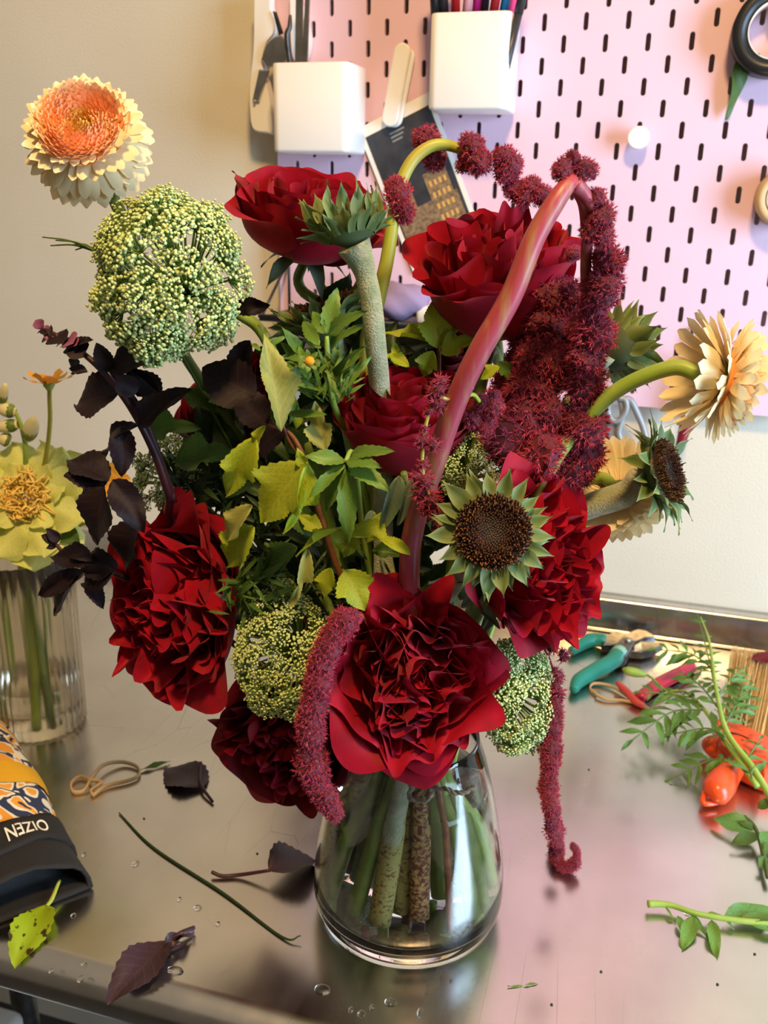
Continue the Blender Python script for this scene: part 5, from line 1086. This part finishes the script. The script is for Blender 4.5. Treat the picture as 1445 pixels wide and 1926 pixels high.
V, F = tube(spline([T(1355, 1368, .0242), T(1375, 1378, .0244), T(1400, 1385, .0244), T(1440, 1408, .0244)], 5), .0006, 5); wpart(t, 'stitching', V, F, MT['black'])
# fallen petal
t_ = thing('fallen_petal', 'dark red petal on the bristles at the right edge', 'petal', T(1435, 1220, .03))
leaf_at(t_, T(1465, 1245, .03), T(1425, 1212, .032), (0, -.3, 1), 'wide', MT['rose_dark'], 'blade', 0, 1.6, curl=.4, fold=-.2)
# marigold sprig
t = thing('marigold_sprig', 'cut marigold sprig with feathery leaves resting over the orange brush', 'plant', T(1445, 1500), 'cut greens on the table')
def S(x, y, h): return T(x, y, h)
m0 = spline([S(1475, 1545, .012), S(1420, 1450, .030), S(1368, 1378, .042), S(1348, 1300, .050), S(1335, 1210, .055), S(1318, 1160, .055)], 8)
wpart(t, 'stem', *tube(m0, [.0030, .0028, .0022, .0016, .0008], 10), MT['stem_bright'])
m1 = spline([S(1425, 1480, .025), S(1365, 1395, .034), S(1325, 1335, .036), S(1285, 1300, .032), S(1240, 1305, .028)], 8)
wpart(t, 'side_stem', *tube(m1, [.0026, .0020, .0014, .0008], 8), MT['stem_bright'])
up = np.array([0, -.35, 1.]); K = dict(mat='mari_cool', ws=.85, nrmv=up)
pinnate(t, [S(1345, 1290, .05), S(1330, 1225, .054), S(1312, 1155, .055)], 7, .010, seed=1, **K)
pinnate(t, [S(1345, 1262, .05), S(1300, 1230, .05), S(1242, 1222, .048)], 7, .015, seed=2, **K)
pinnate(t, [S(1350, 1310, .048), S(1380, 1272, .048), S(1400, 1258, .045)], 4, .012, seed=3, **K)
pinnate(t, [S(1325, 1335, .036), S(1262, 1340, .032), S(1192, 1390, .020)], 7, .017, seed=4, **K)
pinnate(t, [S(1365, 1385, .042), S(1330, 1370, .036), S(1268, 1380, .024)], 6, .015, seed=5, **K)
pinnate(t, [S(1310, 1320, .034), S(1262, 1306, .030), S(1210, 1302, .028)], 5, .011, seed=6, **K)
pinnate(t, [S(1350, 1330, .046), S(1318, 1290, .044), S(1286, 1268, .040)], 7, .013, seed=7, **K)
pinnate(t, [S(1365, 1362, .044), S(1392, 1310, .046), S(1402, 1270, .044)], 7, .015, seed=8, **K)
pinnate(t, [S(1400, 1440, .03), S(1345, 1428, .020), S(1268, 1462, .004)], 6, .013, seed=9, **K)
pinnate(t, [S(1415, 1465, .028), S(1410, 1425, .034), S(1430, 1390, .034)], 3, .013, seed=10, **K)
pinnate(t, [S(1368, 1345, .044), S(1400, 1330, .044), S(1415, 1295, .042)], 4, .012, seed=11, **K)
b0 = [S(1300, 1312, .034), S(1255, 1300, .03), S(1222, 1272, .026)]
wpart(t, 'bud_stalk', *tube(spline(b0+[S(1205, 1268, .026)], 6), [.0007, .001, .0016], 8), MT['stem_bright'])
wpart(t, 'bud', *tube(spline([S(1215, 1270, .026), S(1200, 1266, .027), S(1182, 1262, .028), S(1172, 1258, .028)], 5), [.0022, .0042, .0048, .0040, .0015], 12), MT['stem_bright'])
# cut stem with leaves at lower right
t = thing('leafy_cut_stem', 'cut green stem with drooping narrow leaves at the lower right', 'plant', T(1330, 1730), 'cut greens on the table')
q = spline([T(1219, 1700, .006), T(1260, 1702, .006), T(1310, 1718, .006), T(1380, 1730, .006), T(1460, 1738, .006)], 8); wpart(t, 'stem', *tube(q, [.0026, .0020, .0020, .0022], 10), MT['stem_bright'])
for i, (b, e, ws, h) in enumerate([((1252, 1706), (1272, 1735), .7, .002), ((1275, 1722), (1290, 1762), 1.3, .003), ((1306, 1722), (1284, 1782), 1.4, .004), ((1300, 1720), (1334, 1762), .9, .003), ((1338, 1730), (1350, 1798), 1.2, .004), ((1366, 1730), (1384, 1750), 1.0, .003), ((1330, 1718), (1360, 1720), 1.2, .006), ((1362, 1724), (1470, 1705), 1.5, .010), ((1390, 1730), (1480, 1720), 1.0, .012), ((1410, 1735), (1470, 1758), 1.0, .005)]):
    leaf_at(t, T(*b, .005), T(*e, h), (0, -.2, 1), 'lance', MT['mari' if i % 2 == 0 else 'mari_cool'], 'leaf', i % 4, ws*.8, curl=.2, fold=.3, serr=.0)
t = thing('leaf_spray', 'dark green leaf spray behind the cut stem at the right edge', 'plant', T(1420, 1570), 'cut greens on the table')
wpart(t, 'stem', *tube(spline([T(1445, 1650, .006), T(1432, 1590, .008), T(1420, 1555, .010), T(1400, 1535, .012)], 6), [.002, .0014], 8), MT['leaf'])
for i, (b, e, ws, h) in enumerate([((1420, 1560), (1340, 1530), 1.5, .012), ((1428, 1570), (1378, 1580), 1.3, .010), ((1425, 1562), (1390, 1540), 1.2, .014), ((1432, 1590), (1470, 1560), 1.6, .012), ((1436, 1600), (1480, 1590), 1.6, .010), ((1425, 1520), (1460, 1500), 1.5, .02), ((1440, 1610), (1430, 1630), 1.4, .008)]):
    leaf_at(t, T(*b, .009), T(*e, h), (0, -.3, 1), 'lance', MT['leaf' if i % 3 else 'mari_cool'], 'leaf', i % 4, ws*1.2, curl=.3, fold=.3)

# ------------------------------------------------------------------ behind the bouquet: hooks, hanging tools, little shelf
def wire_hook(px, py, drop, label):
    p = Y(px, py, -.004); b = Y(px+4, py+drop, -.022); 
    t = thing('wire_hook', label, 'hook', p, 'black hooks on the pegboard')
    wpart(t, 'wire', *tube(spline([p+[0, .012, .004], p+[0, 0, .004], p+[0, -.002, -.01], b+[0, .012, .004], b, b+[0, -.008, .004], b+[0, -.010, .012]], 6), .0018, 8), MT['blackp'])
    return b
hb = wire_hook(1158, 688, 62, 'black wire hook holding the grey handled scissors')
t = thing('hanging_scissors', 'grey handled scissors hanging from a black hook behind the sunflower', 'scissors', Y(1165, 800, -.022))
def bow(pts, r, name, mat, par, y=-.020): wpart(par, name, *tube(spline([Y(x, yy, y) for x, yy in pts]+[Y(*pts[0], y)], 6), r, 10), mat)
bow([(1158, 748), (1176, 752), (1178, 772), (1164, 790), (1150, 788), (1144, 765)], .0032, 'handle', MT['grey'], t)
bow([(1168, 752), (1185, 752), (1198, 775), (1212, 810), (1218, 850), (1205, 862), (1180, 845), (1164, 815), (1172, 780)], .0036, 'handle', MT['grey'], t, -.017)
slab(t, 'blade', smooth_outline([(1140, 800), (1160, 800), (1172, 830), (1185, 870), (1180, 900), (1165, 880), (1150, 840)]), -.017, -.012, MT['grey'])
t = thing('red_tool', 'red handled tool hanging under the pegboard, mostly hidden by flowers', 'tool', Y(1150, 850, -.012))
slab(t, 'handle', smooth_outline([(1135, 815), (1150, 812), (1172, 850), (1200, 920), (1190, 930), (1160, 900)]), -.011, -.003, MT['red']); slab(t, 'head', smooth_outline([(1130, 780), (1145, 780), (1150, 815), (1135, 818)]), -.009, -.003, MT['dark_steel'])
hb = wire_hook(1302, 628, 60, 'black wire hook behind the pale peach gerbera')
t = thing('red_tool', 'dark red handle hanging behind the pale peach gerbera at right', 'tool', Y(1300, 760, -.016))
wpart(t, 'handle', *tube(spline([Y(1312, 690, -.022), Y(1300, 740, -.02), Y(1290, 800, -.018), Y(1276, 850, -.016)], 6), [.003, .006, .0065, .004], 12), material('wine_red_plastic', (.22, .008, .03), .4))
wpart(t, 'loop', *tube(spline([Y(1312, 692, -.022), Y(1303, 680, -.024), Y(1309, 668, -.024), Y(1318, 680, -.022), Y(1312, 692, -.022)], 6), .0012, 8), MT['blackp'])
t = thing('wire_shelf', 'small black wire shelf fixed low on the left of the pegboard', 'shelf', Y(640, 605, -.03))
zs = Y(640, 600, -.06)[2]; xa, xb = Y(505, 600, -.06)[0], Y(880, 600, -.06)[0]
wpart(t, 'tray', *box(xa, xb, -.085, -.003, zs-.0035, zs), MT['blackp'], smooth=False)
wpart(t, 'front_rail', *tube([(xa, -.086, zs+.002), (xb, -.086, zs+.002)], .0022, 8), MT['blackp'])
for x in (xa+.002, xb-.002):
    wpart(t, 'brace', *tube([(x, -.084, zs), (x, -.004, zs+.055)], .0016, 8), MT['blackp']); wpart(t, 'upright', *tube([(x, -.003, zs), (x, -.003, zs+.062), (x, .006, zs+.062)], .0016, 8), MT['blackp'])
p = Y(750, 600, -.05); V, F = ICO3; nz = 1+.12*np.sin(V@np.array([5, 3, 4.]))[:, None]; V = V*nz*np.array([.034, .024, .020])+np.array([p[0], -.045, zs+.0205]); V[:, 2] = np.maximum(V[:, 2], zs+.0004)
solo('cloth_pouch', 'crumpled lilac cloth pouch on the black wire shelf', 'pouch', V, F, material('lilac_cloth', (.30, .22, .36), .9))
V, F = rbox(Y(800, 590, -.05)[0]-.008, Y(800, 590, -.05)[0]+.010, -.06, -.04, zs+.0003, zs+.018, .004); solo('small_box', 'small white box on the black wire shelf near the yellow leaves', 'box', V, F, MT['card'])
V, F = rbox(xa+.07, xb-.03, -.05, -.004, zs-.075, zs-.012, .004)
t = thing('tool_case', 'mauve grey tool case hanging under the black wire shelf', 'case', (0, -.03, zs-.075)); wpart(t, 'body', V, F, material('mauve_case', (.17, .12, .15), .6)); wpart(t, 'hanging_strap', *box(-.1, -.09, -.04, -.02, zs-.0125, zs-.0034), MT['black'], smooth=False)
# strip of leaf caught under the black tape roll
t = thing('dried_leaf', 'narrow dark green leaf hanging below the black tape roll', 'leaf', Y(1390, 160, -.008))
leaf_at(t, Y(1398, 100, -.006), Y(1378, 226, -.012), (.35, -1, 0), 'lance', MT['leaf'], 'blade', 1, .95, curl=.2, twist=.6)
